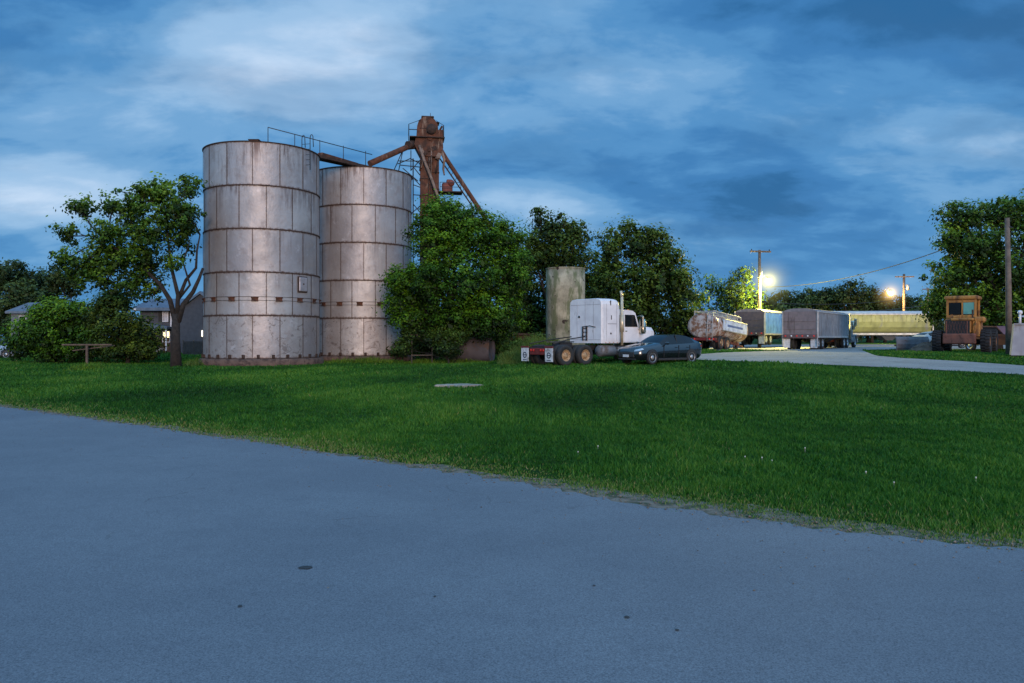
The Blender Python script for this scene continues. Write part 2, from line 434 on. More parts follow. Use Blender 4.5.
x = mixc(nt_, mth(nt_, 'MULTIPLY', ck, .35), x, (.05, .05, .05))
nt_.links.new(x, b_.inputs['Base Color']); b_.inputs['Roughness'].default_value = .82; b_.inputs['Specular IOR Level'].default_value = .35
bump(nt_, b_, r2, .18, .004)
rows = []
for d in (0, -.5, -1.5, -3, -5, -7, -9.5, -12.5):
    rows.append([off(i, d+(w1[i] if d == 0 else 0)) for i in range(len(ED))])
sheet('road', rows, mroad, .014)
mdirt = M('verge_dirt', (.22, .165, .12), .95, c2=(.10, .08, .055), scale=7, dirt=(.035, .055, .015), dirt_amt=.5, dscale=7, bmp=.6)
sheet('roadside_dirt', [[off(i, -.12+w2[i]*.3) for i in range(len(ED))], [off(i, .08) for i in range(len(ED))], [off(i, .34+w2[i]*1.5) for i in range(len(ED))]], mdirt, .006)

mgravel, nt_, b_, co = newmat('gravel')
r1 = noise(nt_, co, .5, 5, .6); r2 = noise(nt_, co, 22, 4, .8); r3 = noise(nt_, co, 2.4, 5, .7)
x = mixc(nt_, ramp(nt_, r1, .3, .7), (.36, .34, .32), (.25, .24, .225))
x = mixc(nt_, ramp(nt_, r3, .5, .75), x, (.17, .16, .14))
x = mixc(nt_, ramp(nt_, r2, .3, .65), mixc(nt_, .55, x, (.09, .085, .08)), x)
nt_.links.new(x, b_.inputs['Base Color']); b_.inputs['Roughness'].default_value = .9; bump(nt_, b_, r2, .6, .03)
DRV = [(640, 358.6, 357.2), (690, 360, 355.2), (720, 361, 353), (760, 362.2, 351.5), (820, 364.8, 350.3), (862, 366.6, 350.6), (876, 367.2, 356), (900, 368.3, 358.2), (960, 371.5, 361.5), (1024, 375.5, 366), (1120, 382, 372), (1300, 396, 385)]
def drv(px):
    for a, b in zip(DRV[:-1], DRV[1:]):
        if a[0] <= px <= b[0]:
            t = (px-a[0])/(b[0]-a[0]); return a[1]+(b[1]-a[1])*t, a[2]+(b[2]-a[2])*t
    return (None, None)
rows = [[] for _ in range(9)]
for px in list(range(640, 1300, 3)):
    lo, hi = drv(px); P0 = gp(px, lo+rr.uniform(-.12, .12)); P1 = gp(px, hi+rr.uniform(-.06, .06))
    for k in range(9): rows[k].append((P0[0]+(P1[0]-P0[0])*k/8, P0[1]+(P1[1]-P0[1])*k/8))
sheet('driveway', rows, mgravel, .022)
sheet('gravel_yard', [[(a+(b-a)*t/20+rr.uniform(-.15, .15), y) for t in range(21)] for y, a, b in
      ((55, 15, 24.5), (58, 14.5, 27), (62, 15, 40), (68, 17, 50), (76, 19, 58), (86, 22, 62), (96, 24, 66))], mgravel, .016)
# dark tar spots on the road
mtar = M('tar', (.035, .035, .037), .7, scale=20)
for i, (px, py, rx_, ry_) in enumerate([(305, 570, .050, .022), (240, 609, .016, .009), (627, 620, .018, .010), (594, 588, .010, .006), (677, 633, .012, .007), (435, 599, .009, .006)]):
    X, Y = gp(px, py); mb = MB(); n = 20
    mb.add([(X+math.cos(2*PI*k/n)*rx_*rr.uniform(.75, 1.15), Y+math.sin(2*PI*k/n)*ry_*2*rr.uniform(.75, 1.15), .019) for k in range(n)], [list(range(n))])
    tag(mb.build('tar_spot', mtar, fix=False), kind='structure')
# pale flat stone lying in the lawn
X, Y = gp(459, 387.3)
mst = M('limestone', (.36, .31, .25), .9, c2=(.22, .19, .15), scale=4, dirt=(.16, .15, .11), dirt_amt=.3, bmp=.4)
mb = MB(); n = 22
ring = [(math.cos(2*PI*k/n)*.85*rr.uniform(.55, 1.15)+.1*math.sin(k), math.sin(2*PI*k/n)*.5*rr.uniform(.5, 1.15)) for k in range(n)]
mb.add([(a, b, -.02) for a, b in ring]+[(a, b, .07) for a, b in ring]+[(a*.9, b*.9, .095) for a, b in ring], [[k, (k+1) % n, n+(k+1) % n, n+k] for k in range(n)]+[[n+k, n+(k+1) % n, 2*n+(k+1) % n, 2*n+k] for k in range(n)]+[[2*n+k for k in range(n)]])
o = mb.build('flat_stone', mst); o.location = (X, Y, G(X, Y)); tag(o, 'pale flat irregular stone slab lying in the open lawn', 'stone')

# ------------------------------------------------------------------ grass blades (stuff)
def on_lawn(X, Y):
    px = 512+X/Y*F; py = HY+(CZ-g(X, Y))/Y*F
    lo = np.interp(px, [d[0] for d in DRV], [d[1] for d in DRV]); hi = np.interp(px, [d[0] for d in DRV], [d[2] for d in DRV])
    ongrav = (px > 660) & (py < lo+.4) & (py > hi-.3)
    yard = (Y > 54) & (X > 14)
    return ~(ongrav | yard)
EA = np.array(ED); ENn = np.array(EDn)
near = (EA[:, 1] < 45) & (EA[:, 1] > -5) & (np.abs(EA[:, 0]) < 60)
EA2 = EA[near][::4]; EN2 = ENn[near][::4]
def road_dist(X, Y):
    out = np.empty(len(X))
    for s0 in range(0, len(X), 20000):
        x_ = X[s0:s0+20000]; y_ = Y[s0:s0+20000]
        d2 = (x_[:, None]-EA2[None, :, 0])**2+(y_[:, None]-EA2[None, :, 1])**2
        k = d2.argmin(1)
        out[s0:s0+20000] = (x_-EA2[k, 0])*EN2[k, 0]+(y_-EA2[k, 1])*EN2[k, 1]
    return out
def lump(X, Y, s, seed):
    q = np.random.default_rng(seed); v = 0
    for _ in range(6):
        a = q.uniform(0, 2*PI); f = s*q.uniform(.5, 1.8); p = q.uniform(0, 2*PI)
        v = v+np.sin((X*math.cos(a)+Y*math.sin(a))*f+p+1.3*np.sin(X*f*.4*math.sin(a)+p))
    return v/6
rng = np.random.default_rng(11)
VV = []; TT = []
for (y0, y1, rho, hgt, wid) in ((4.5, 9, 1500, .050, .0075), (9, 14, 800, .055, .010), (14, 21, 360, .06, .015), (21, 33, 140, .07, .025), (33, 50, 60, .085, .045), (50, 75, 20, .10, .08)):
    hw = y1*.72+2; n = int((y1-y0)*hw*2*rho)
    X = rng.uniform(-hw, hw, n); Y = rng.uniform(y0, y1, n)
    keep = np.abs(X) < Y*.72+1.5; X = X[keep]; Y = Y[keep]
    if y0 < 45:
        rd = road_dist(X, Y)
        pkeep = np.clip((rd-.02-.22*lump(X, Y, 4, 2)-.12*lump(X, Y, 11, 9))/.40+.12, .0, 1)
        k = rng.uniform(size=len(X)) < pkeep; X = X[k]; Y = Y[k]; rd = rd[k]
    else: rd = np.full(len(X), 30.)
    k = on_lawn(X, Y); X = X[k]; Y = Y[k]; rd = rd[k]
    n = len(X); nb = 3
    Xb = np.repeat(X, nb)+rng.normal(0, .02, n*nb); Yb = np.repeat(Y, nb)+rng.normal(0, .02, n*nb); rdb = np.repeat(rd, nb)
    Z = g(Xb, Yb); m = n*nb
    lu = lump(Xb, Yb, 1.6, 3); lu2 = lump(Xb, Yb, .45, 4); lu3 = lump(Xb, Yb, 6., 7)
    H = hgt*rng.uniform(.5, 1.5, m)*np.clip(1+.6*lu+.5*lu3, .3, 2)*np.clip(.45+rdb*.35, .4, 1)
    a = rng.uniform(0, PI, m); lean = rng.normal(0, .45, (m, 2))*H[:, None]
    W = wid*rng.uniform(.6, 1.3, m)
    V = np.empty((m, 3, 3))
    V[:, 0] = np.stack([Xb-np.cos(a)*W, Yb-np.sin(a)*W, Z-.005], 1); V[:, 1] = np.stack([Xb+np.cos(a)*W, Yb+np.sin(a)*W, Z-.005], 1)
    V[:, 2] = np.stack([Xb+lean[:, 0], Yb+lean[:, 1], Z+H], 1)
    VV.append(V.reshape(-1, 3)); dry = np.exp(-((rdb-1.1)/.9)**2)
    TT.append(np.clip(rng.normal(.36, .17, m)+.24*lu+.36*lu2+.18*lu3+.10*lump(Xb*.5, Yb*3., 1.1, 21), 0, .88)); s_ = rng.uniform(size=m) < .62*np.exp(-(rdb/.75)**2)+.03*(lu > .3); TT[-1][s_] = rng.uniform(.84, 1, s_.sum())
V = np.concatenate(VV); T = np.concatenate(TT)
GR = leafmat('grass_blade', (.008, .050, .004), (.028, .128, .009), (.30, .24, .10), .25)
ce = GR.node_tree.nodes['Color Ramp'].color_ramp.elements; ce[1].position = .42; k = ce.new(.86); k.color = (.11, .24, .022, 1)
tag(npmesh('grass', V, np.arange(len(V)).reshape(-1, 3), [GR], 3, T), kind='stuff')
# small white clover heads
fl = MB(); wf = M('clover_white', (.5, .5, .42), .8)
for px, py in [(745, 462), (762, 463), (805, 453), (866, 478), (894, 489), (976, 484), (772, 466), (578, 457), (598, 451)]:
    X, Y = gp(px, py); z = G(X, Y)
    fl.lathe([(.001, z+.06), (.008, z+.065), (.010, z+.072), (.007, z+.08), (.001, z+.083)], 8, c=(X, Y, 0)); fl.cyl((X, Y, z), (X, Y, z+.065), .002, 4)
tag(fl.build('white_clover', wf), kind='stuff')

# loose stones and clods along the road edge
rg = np.random.default_rng(31); n = 2600
k = rg.integers(60, len(ED)-60, n*6); k = k[(np.abs(EA[k, 0]) < 24) & (EA[k, 1] < 24) & (EA[k, 1] > 3)][:n]; n = len(k)
dd = np.where(rg.uniform(size=n) < .75, rg.normal(.05, .13, n), -np.abs(rg.normal(0, 1.0, n)))
X = EA[k, 0]+ENn[k, 0]*dd+rg.normal(0, .05, n); Y = EA[k, 1]+ENn[k, 1]*dd; S = rg.uniform(.004, .016, n)*np.where(dd < -.2, .6, 1)
O = np.array([(1, 0, 0), (0, 1, 0), (-1, 0, 0), (0, -1, 0), (0, 0, .7), (0, 0, -.7)]); FO = np.array([(0, 1, 4), (1, 2, 4), (2, 3, 4), (3, 0, 4), (1, 0, 5), (2, 1, 5), (3, 2, 5), (0, 3, 5)])
V = (O[None]*rg.uniform(.6, 1.3, (n, 6, 1))*S[:, None, None]+np.stack([X, Y, g(X, Y)+.016+S*.2], 1)[:, None]).reshape(-1, 3)
tag(npmesh('loose_gravel', V, (FO[None]+np.arange(n)[:, None, None]*6).reshape(-1, 3), [M('clod', (.22, .18, .14), .9, c2=(.10, .08, .06), scale=3)], 3), kind='stuff')
# ------------------------------------------------------------------ materials for things
RUST = (.085, .034, .016)
mrust = M('rust_steel', (.125, .045, .022), .85, .1, c2=(.05, .022, .013), scale=2.5, dirt=(.26, .18, .13), dirt_amt=.26, dscale=3, streak=True, bmp=.3)
mrustdk = M('rust_dark', (.060, .030, .020), .85, .1, c2=(.03, .02, .015), scale=5)
msteel = M('steel_dark', (.045, .05, .06), .6, .4, scale=4, dirt=(.06, .03, .02), dirt_amt=.3)
mconc = M('old_concrete', (.34, .31, .27), .92, c2=(.24, .21, .18), scale=2.2, dirt=(.12, .10, .08), dirt_amt=.5, dscale=1.6, bmp=.5)
mblack = M('black_rubber', (.018, .018, .019), .8, c2=(.03, .03, .028), scale=9)
mwhite = M('white_paint', (.74, .72, .72), .35, c2=(.62, .60, .61), scale=1.5, dirt=(.30, .25, .22), dirt_amt=.08, dscale=3, streak=True, coat=.2)
mchrome = M('chrome', (.75, .66, .52), .2, 1., scale=4)  # warm tint: golden reflection put into the metal colour
mframe = M('chassis_black', (.025, .022, .022), .6, .2, scale=5, dirt=RUST, dirt_amt=.2)
mredframe = M('chassis_red', (.17, .022, .018), .6, .1, scale=5, dirt=(.05, .03, .02), dirt_amt=.4)
mglass = M('dark_glass', (.008, .010, .012), .12, 0, scale=1, spec=.35)
mrimr = M('rusty_cream_rim', (.42, .30, .17), .65, .1, c2=(.28, .17, .09), scale=9, dirt=(.13, .05, .02), dirt_amt=.45, dscale=9)
malu = M('aluminium', (.55, .56, .58), .42, .7, scale=3, dirt=(.3, .28, .25), dirt_amt=.25, streak=True)
mred = M('red_lens', (.45, .02, .015), .25, scale=6, emit=(.6, .03, .02), es=.12)
mamber = M('amber_lens', (.6, .22, .03), .25, scale=6)
mflap = M('white_mudflap', (.62, .62, .62), .7, scale=6, dirt=(.2, .18, .16), dirt_amt=.3)
mdecal = M('dark_print', (.05, .06, .09), .7)
mwood = M('weathered_wood', (.13, .09, .065), .9, c2=(.075, .052, .04), scale=4, bmp=.4)
mgalv = M('galvanised', (.40, .42, .44), .45, .6, scale=4)

# ------------------------------------------------------------------ grain bins
def bin_mat(name, phase, seedoff):
    """bolted steel sheets: seams from the cylinder angle and height, rust bleeding from them"""
    m, nt, b, co = newmat(name)
    mp = nt.nodes.new('ShaderNodeMapping'); mp.inputs['Location'].default_value = (seedoff, seedoff*.7, seedoff*.3); nt.links.new(co, mp.inputs[0]); cs = mp.outputs[0]
    sp = nt.nodes.new('ShaderNodeSeparateXYZ'); nt.links.new(co, sp.inputs[0])
    ang = mth(nt, 'DIVIDE', mth(nt, 'ARCTAN2', sp.outputs[1], sp.outputs[0]), 2*PI)
    row = mth(nt, 'FLOOR', mth(nt, 'DIVIDE', mth(nt, 'SUBTRACT', sp.outputs[2], .45), 2.4))
    u = mth(nt, 'ADD', mth(nt, 'MULTIPLY', ang, 14.), mth(nt, 'ADD', mth(nt, 'MULTIPLY', row, .5), phase+28))
    cell = mth(nt, 'FLOOR', u); fr = mth(nt, 'FRACT', u)
    wn = nt.nodes.new('ShaderNodeTexWhiteNoise'); wn.noise_dimensions = '2D'
    cbn = nt.nodes.new('ShaderNodeCombineXYZ'); nt.links.new(cell, cbn.inputs[0]); nt.links.new(row, cbn.inputs[1]); nt.links.new(cbn.outputs[0], wn.inputs[0])
    big = noise(nt, cs, .35, 5, .6); med = noise(nt, cs, 1.6, 7, .68); fine = noise(nt, cs, 7, 5, .7)
    base = mixc(nt, ramp(nt, big, .32, .68), (.43, .41, .395), (.29, .27, .26))
    base = mixc(nt, mth(nt, 'MULTIPLY', wn.outputs[0], .5), base, (.30, .28, .295))
    base = mixc(nt, mth(nt, 'MULTIPLY', ramp(nt, med, .52, .72), .55), base, (.25, .20, .185))
    base = mixc(nt, mth(nt, 'MULTIPLY', ramp(nt, noise(nt, cs, 2.1, 7, .7), .56, .72), .4), base, (.62, .6, .62))
    # streaks running down
    stn = noise(nt, cs, 3.2, 7, .72, (1, 1, .10)); fz = mth(nt, 'FRACT', mth(nt, 'DIVIDE', mth(nt, 'SUBTRACT', sp.outputs[2], .45), 2.4))
    top_w = ramp(nt, fz, .25, 1.0)
    hiw = ramp(nt, sp.outputs[2], 4.0, 12.5)
    stk = mth(nt, 'MULTIPLY', ramp(nt, stn, .45, .60), mth(nt, 'MULTIPLY', mth(nt, 'ADD', mth(nt, 'MULTIPLY', top_w, .6), .25), mth(nt, 'MULTIPLY', mth(nt, 'ADD', mth(nt, 'MULTIPLY', hiw, .75), .2), ramp(nt, noise(nt, cs, .5, 3, .5), .40, .62))))
    base = mixc(nt, stk, base, (.085, .048, .040))
    # rust beside seams
    es = mth(nt, 'ABSOLUTE', mth(nt, 'SUBTRACT', fr, .5))
    nearv = ramp(nt, mth(nt, 'ADD', es, mth(nt, 'MULTIPLY', mth(nt, 'SUBTRACT', fine, .5), .09)), .455, .515)
    eh = mth(nt, 'ABSOLUTE', mth(nt, 'SUBTRACT', fz, .5))
    nearh = ramp(nt, mth(nt, 'ADD', eh, mth(nt, 'MULTIPLY', mth(nt, 'SUBTRACT', fine, .5), .14)), .45, .505)
    seam = mth(nt, 'MAXIMUM', mth(nt, 'MULTIPLY', nearv, .6), mth(nt, 'MULTIPLY', nearh, .95))
    base = mixc(nt, seam, base, (.11, .062, .045))
    # scuffs on the lowest ring
    low = mth(nt, 'MULTIPLY', ramp(nt, sp.outputs[2], 3.0, 2.6), ramp(nt, noise(nt, cs, 1.7, 7, .75, (1, 1, 1.3), 1.8), .545, .60))
    base = mixc(nt, mth(nt, 'MULTIPLY', low, .6), base, (.12, .09, .08))
    nt.links.new(base, b.inputs['Base Color'])
    b.inputs['Metallic'].default_value = .42
    nt.links.new(mth(nt, 'MULTIPLY_ADD', med, .3, .40), b.inputs['Roughness'])
    bump(nt, b, noise(nt, cs, .9, 4, .6), .5, .12)
    return m
def grain_bin(label, x, y, r, phase, seed, hatch=None):
    z0 = G(x, y)
    root = empty('grain_bin', (x, y, z0), 0, label, 'grain bin', 'bolted steel grain bins')
    n = 112; H0 = .45; RH = 2.4; rings = 5
    mb = MB()
    prof = []
    for k in range(rings):
        for t in (0, .25, .5, .75): prof.append((r-.012*k*.3, H0+RH*(k+t)))
    prof.append((r, H0+RH*rings))
    mb.lathe(prof, n)
    mb.build('wall', bin_mat('bin_steel', phase, seed), root)
    # shallow cone roof inside the rim
    MB().lathe([(r-.05, H0+RH*rings-.06), (r*.5, H0+RH*rings+.10), (.35, H0+RH*rings+.22), (.3, H0+RH*rings+.22)], 56).build('roof', M('bin_roof', (.25, .24, .24), .6, .3), root)
    # horizontal flanges between the rings
    for k in range(rings+1):
        z = H0+RH*k; p = .035 if k < rings else .06
        MB().lathe([(r-.03, z-.03), (r+p, z-.025), (r+p, z+.022), (r-.03, z+.025)], n, sm=False, closed=True).build('ring_flange', mrustdk, root)
    # vertical flanges, staggered ring by ring
    mv = MB()
    for k in range(rings):
        for j in range(14):
            a = 2*PI*(j-(.5*k+phase))/14
            mv.box(((r+.008)*math.cos(a), (r+.008)*math.sin(a), H0+RH*(k+.5)), (.018, .022, RH-.08), (0, 0, a), 0)
    mv.build('seam_strips', mrustdk, root)
    # rusty lugs and two cables round the second ring, foot bolts
    lug = MB().box((0, 0, .1), (.08, .40, .06), bev=.01).box((-.03, 0, 0), (.03, .36, .2), bev=.005).box((0, 0, -.1), (.06, .38, .05), bev=.01).build('lug', [mrust], root)
    clip = MB().box((0, 0, 0), (.1, .16, .2), bev=.02).build('foot_clip', mrustdk, root)
    for src, n_, ph, z_, rr_ in ((lug, 16, .3+phase, H0+RH+.9, r+.06), (clip, 26, .5, H0+.12, r+.05)):
        for j in range(n_):
            a = 2*PI*(j+ph)/n_; c_ = src if j == 0 else src.copy()
            if j: col.objects.link(c_)
            c_.parent = root; c_.location = (rr_*math.cos(a), rr_*math.sin(a), z_); c_.rotation_euler = (0, 0, a)
    for z in (H0+RH+.83, H0+RH+1.03): MB().lathe([(r+.035, z-.01), (r+.055, z), (r+.035, z+.01)], n, closed=True).build('cable', mrustdk, root)
    mc = MB(); mc.lathe([(.0, -.25), (r+.22, -.25), (r+.25, .1), (r+.24, .36), (r+.16, .42), (r-.1, H0), (0, H0)], 64)
    mfd = M('bin_foundation', (.15, .095, .07), .95, c2=(.08, .05, .04), scale=1.4, dirt=(.05, .03, .025), dirt_amt=.6, dscale=3, bmp=.6)
    mc.build('foundation', mfd, root)
    if hatch:
        a, z = hatch
        q = MB(); q.box(((r+.06)*math.cos(a), (r+.06)*math.sin(a), z), (.12, .58, .80), (0, 0, a), .03)
        h = q.build('hatch', M('hatch_steel', (.40, .38, .40), .5, .4), root)
        q = MB(); q.box(((r+.03)*math.cos(a), (r+.03)*math.sin(a), z), (.08, .70, .92), (0, 0, a), .02); q.build('hatch_frame', mrustdk, h)
        q = MB(); q.box(((r+.13)*math.cos(a), (r+.13)*math.sin(a), z+.02), (.05, .09, .07), (0, 0, a), .01); q.build('latch', mrustdk, h)
    return root
S1 = (-14.8, 46.0); S2 = (-10.07, 52.3); SR = 3.28
def dirn(px, c):      # angle on the bin wall that faces a given column
    v = Vector((-c[0], -c[1])); return math.atan2(v.y, v.x)
a1 = dirn(0, S1)
def seam_phase(a, k_off): return (-(a)/(2*PI)*14-k_off)
B1 = grain_bin('tall bolted steel grain bin, left and nearer of the two, with small hatch', S1[0], S1[1], SR, (-(a1+R(-9.4))/(2*PI)*14) % 1, 3., (a1+math.asin(38/58.), 5.0-.35))
a2 = dirn(0, S2)
B2 = grain_bin('tall bolted steel grain bin, right and farther one, half behind the leafy tree', S2[0], S2[1], SR, (-(a2+R(1))/(2*PI)*14) % 1, 11.)
TOP = 12.45
# vent cap on the roof of the first bin
t = empty('roof_vent', (S1[0]+.4, S1[1]-2.6, TOP-.08), 0, 'small rusty vent cap on the rim of the left grain bin', 'vent')
MB().box((0, 0, .12), (.5, .4, .3), bev=.03).build('vent_box', mrust, t); MB().box((0, 0, .28), (.62, .5, .06), bev=.02).build('lid', mrustdk, t)

# catwalk from bin to bin
t = empty('catwalk', (0, 0, 0), 0, 'thin dark catwalk with handrail running across the tops of both bins', 'catwalk')
pA = Vector((wx(268, 43.8), 43.8, TOP+.05)); pB = Vector((wx(372, 50.), 50., TOP+.12))
d = pB-pA
side = Vector((d.y, -d.x, 0)).normalized()
q = MB()
for s in (0, .7): q.bar(pA-side*s, pB-side*s, .06, .16)
for i in range(34): p = pA+d*(i/33); q.bar(p, p-side*.7, .10, .03)
q.build('deck', mrustdk, t)
for s in (0,):
    q = MB(); q.tube([pA+Vector((0, 0, .02)), pA+Vector((0, 0, 1.0))], .025, 6); q.tube([pA+Vector((0, 0, 1.0)), pB+Vector((0, 0, .85))], .028, 6)
    q.build('handrail', msteel, t)
for i in (1, 2, 3, 4):
    p = pA+d*(i/4.3); MB().tube([p, p+Vector((0, 0, .98))], .024, 6).build('rail_post', msteel, t)
q = MB(); p0 = pA.lerp(pB, .20)+side*-.35
q.bar((wx(320, 47), 47, wz(155, 47)), (wx(356, 50), 50, wz(165.5, 50)), .35, .28)
q.build('beam', mrust, t)
# caged ladder hoops at the rim
t = empty('ladder', (wx(306, 44.6), 44.6, TOP), R(-18), 'dark hooped ladder top rising above the left bin rim', 'ladder')
for sx_ in (-.27, .27):
    pts = [(sx_, 0, -1.2)]+[(sx_, 0, .6)]+[(sx_+.10*(1-math.cos(k*PI/6)), 0, .62+.20*math.sin(k*PI/6)) for k in range(1, 6)]+[(sx_+.22, 0, .1)]
    MB().tube(pts, .024, 6).build('stringer', msteel, t)
for k in range(5): MB().tube([(-.27, 0, -.9+k*.3), (.27, 0, -.9+k*.3)], .014, 5).build('rung', msteel, t)

# ------------------------------------------------------------------ bucket elevator
EY = 56.0
ex = wx(429, EY)
t = empty('bucket_elevator', (ex, EY, 0), R(8), 'rusty brown bucket elevator tower rising behind the right bin and tree', 'grain elevator')
k_ = EY/F
def ez(py): return wz(py, EY)
def exx(px): return (px-429)*k_
q = MB(); q.box((-.22, 0, ez(158)/2), (.84, .85, ez(158)), bev=.02); q.build('up_leg', mrust, t)
q = MB(); q.box((.46, .12, ez(158)/2), (.50, .8, ez(158)), bev=.02); q.build('down_leg', mrust, t)
q = MB()
for i in range(14):
    z = 1+i*1.2; q.box((-.22, 0, z), (.92, .93, .06), bev=.01); q.box((.42, .1, z+.5), (.63, .88, .06), bev=.01)
q.build('leg_flanges', mrustdk, t)
# head: transition, drum and hood
q = MB(); q.prism([(-1.05, ez(147)), (-.62, ez(158)), (.75, ez(158)), (1.0, ez(149)), (.95, ez(139)), (-.95, ez(139))], -.55, .55); q.build('head_box', mrust, t)
q = MB(); q.prism([(-.92, ez(139)), (.68, ez(139)), (.62, ez(126)), (.4, ez(121)), (0, ez(118.5)), (-.45, ez(119)), (-.74, ez(122.5)), (-.86, ez(128))], -.45, .45); q.build('hood', mrust, t)
q = MB(); q.box((-.1, 0, ez(118)+.03), (.9, .5, .12), bev=.03); q.tube([(.1, 0, ez(117)), (.1, 0, ez(113))], .02, 5); q.build('hood_cap', mrustdk, t)
q = MB(); q.box((-.15, 0, ez(139)-.03), (2.5, 1.5, .07), bev=.01)
q.build('platform', mrustdk, t)
q = MB(); q.lathe([(.01, -.65), (.36, -.65), (.36, -.5), (.01, -.5)], 20, axis='Y', c=(.15, 0, ez(131))); q.build('pulley_cover', mrustdk, t)
q = MB(); q.box((.85, -.1, ez(137)+.1), (.45, .5, .75), bev=.05); q.cyl((.78, -.1, ez(130)), (.95, -.1, ez(126)), .07, 8); q.build('motor', mrust, t)
q = MB()
zr = ez(127.5)
for sx_ in (-1.45, 1.02):
    for sy_ in (-.7, .7): q.tube([(sx_, sy_, ez(139)), (sx_, sy_, zr)], .03, 6)
for sy_ in (-.7, .7): q.tube([(-1.45, sy_, zr), (1.02, sy_, zr)], .03, 6) if sy_ > 0 else None
for sx_ in (-1.45, 1.02): q.tube([(sx_, -.7, zr), (sx_, .7, zr)], .03, 6)
q.tube([(-1.45, -.7, zr), (-.6, -.5, ez(122))], .02, 5); q.tube([(1.02, -.7, zr), (.5, -.4, ez(122))], .02, 5)
q.build('platform_rail', msteel, t)
# ladder and ragged hoses down the face
q = MB()
for sx_ in (-.05, .12): q.tube([(sx_, -.6, 1), (sx_, -.6, ez(158))], .02, 5)
for i in range(40): q.tube([(-.05, -.6, 2+i*.32), (.12, -.6, 2+i*.32)], .012, 4)
q.build('face_ladder', mrustdk, t)
q = MB(); mpale = M('pale_rust_pipe', (.24, .17, .13), .8, c2=(.13, .08, .055), scale=3)
q.tube([(exx(419), -.7, ez(148)), (exx(424), -.75, ez(163)), (exx(430), -.8, ez(178)), (exx(437), -1.0, ez(198)), (exx(441), -1.0, ez(215))], [.10, .1, .1, .1, .1], 8)
q.build('down_spout', mpale, t)
q = MB(); q.tube([(exx(441), -.3, ez(151)), (exx(444), -.4, ez(160)), (exx(443), -.4, ez(170)), (exx(444), -.4, ez(176))], [.13, .09, .08, .05], 7); q.build('torn_hose', mpale, t)
rq = random.Random(9)
for i in range(9):
    q = MB(); x_ = rq.uniform(-.7, .8); z_ = rq.uniform(ez(160), ez(138)); q.box((x_, -.5, z_), (rq.uniform(.15, .4), rq.uniform(.1, .3), rq.uniform(.2, .7)), (0, rq.uniform(-.5, .5), 0), .02); q.build('bracket', (mrust, mpale, mrustdk)[i % 3], t)
for i in range(7):
    x_ = rq.uniform(-.6, .7); q = MB(); q.tube([(x_, -.52, ez(rq.uniform(146, 160))), (x_+rq.uniform(-.3, .3), -.55, ez(rq.uniform(165, 178)))], rq.uniform(.025, .06), 6); q.build('brace', (mpale, mrustdk)[i % 2], t)
# spout to the bins
q = MB(); q.tube([(-.8, 0, ez(146)), (exx(407), -.6, ez(150)), (exx(372), -2.5, wz(165.5, EY-2.5))], [.22, .20, .22], 10); q.build('bin_spout', mrust, t)
q = MB(); q.tube([(-1.1, -.2, ez(145)), (exx(408), -.8, ez(148.5))], [.26, .28], 8); q.build('spout_elbow', mrustdk, t)
# long spout to the right with its truss
q = MB(); q.tube([(.75, 0, ez(147)), (exx(446), 0, ez(158)), (exx(479), 0, ez(207)), (exx(492), 0, ez(228))], .16, 10); q.build('load_spout', mrust, t)
q = MB(); q.tube([(.8, .15, ez(158)), (exx(474), .15, ez(207))], .05, 6)
for i in range(8):
    a = i/8; q.tube([(exx(446+29*a), .08, ez(160+44*a)), (exx(443+31*a), .15, ez(164+44*a))], .025, 4)
q.build('spout_truss', mrustdk, t)
# brace frame on the left
q = MB()
for (x0, y0_, x1, y1_) in ((407, 143, 393, 175), (404, 148, 399, 172), (411, 152, 411, 172), (399, 163, 420, 162), (400, 167, 420, 168), (403, 170, 418, 182), (411, 172, 421, 160), (398, 166, 410, 160), (412, 178, 420, 186), (413, 186, 420, 188), (413, 196, 420, 196), (413, 205, 421, 214), (412, 214, 421, 206), (410, 160, 421, 165), (413, 168, 420, 176)):
    q.tube([(exx(x0), -.35, ez(y0_)), (exx(x1), -.2, ez(y1_))], .035, 5)
q.tube([(exx(413.2), -.3, 0), (exx(413.2), -.3, ez(160))], .045, 6)
q.build('brace_frame', msteel, t)
# lower motor platform to the right
q = MB(); q.box((exx(450), -.2, ez(193)), (1.75, 1.2, .08), bev=.01)
q.tube([(exx(441), -.2, ez(200)), (exx(458), -.2, ez(193))], .035, 5)
q.build('drive_platform', mrustdk, t)
q = MB(); q.box((exx(447), -.2, ez(188)), (.75, .6, .65), bev=.06); q.box((exx(449), -.2, ez(182)), (.4, .5, .3), bev=.05); q.lathe([(.01, -.65), (.22, -.62), (.22, -.4), (.01, -.38)], 12, axis='Y', c=(exx(451), 0, ez(184))); q.build('drive_motor', M('red_brown_motor', (.20, .05, .035), .7, c2=(.1, .03, .02)), t)
q = MB()
for px in (439.5, 460): q.tube([(exx(px), -.8, ez(193)), (exx(px), -.8, ez(184))], .022, 5)
for z in (184, 188.5): q.tube([(exx(439.5), -.8, ez(z)), (exx(460), -.8, ez(z))], .02, 5)
q.build('drive_rail', msteel, t)

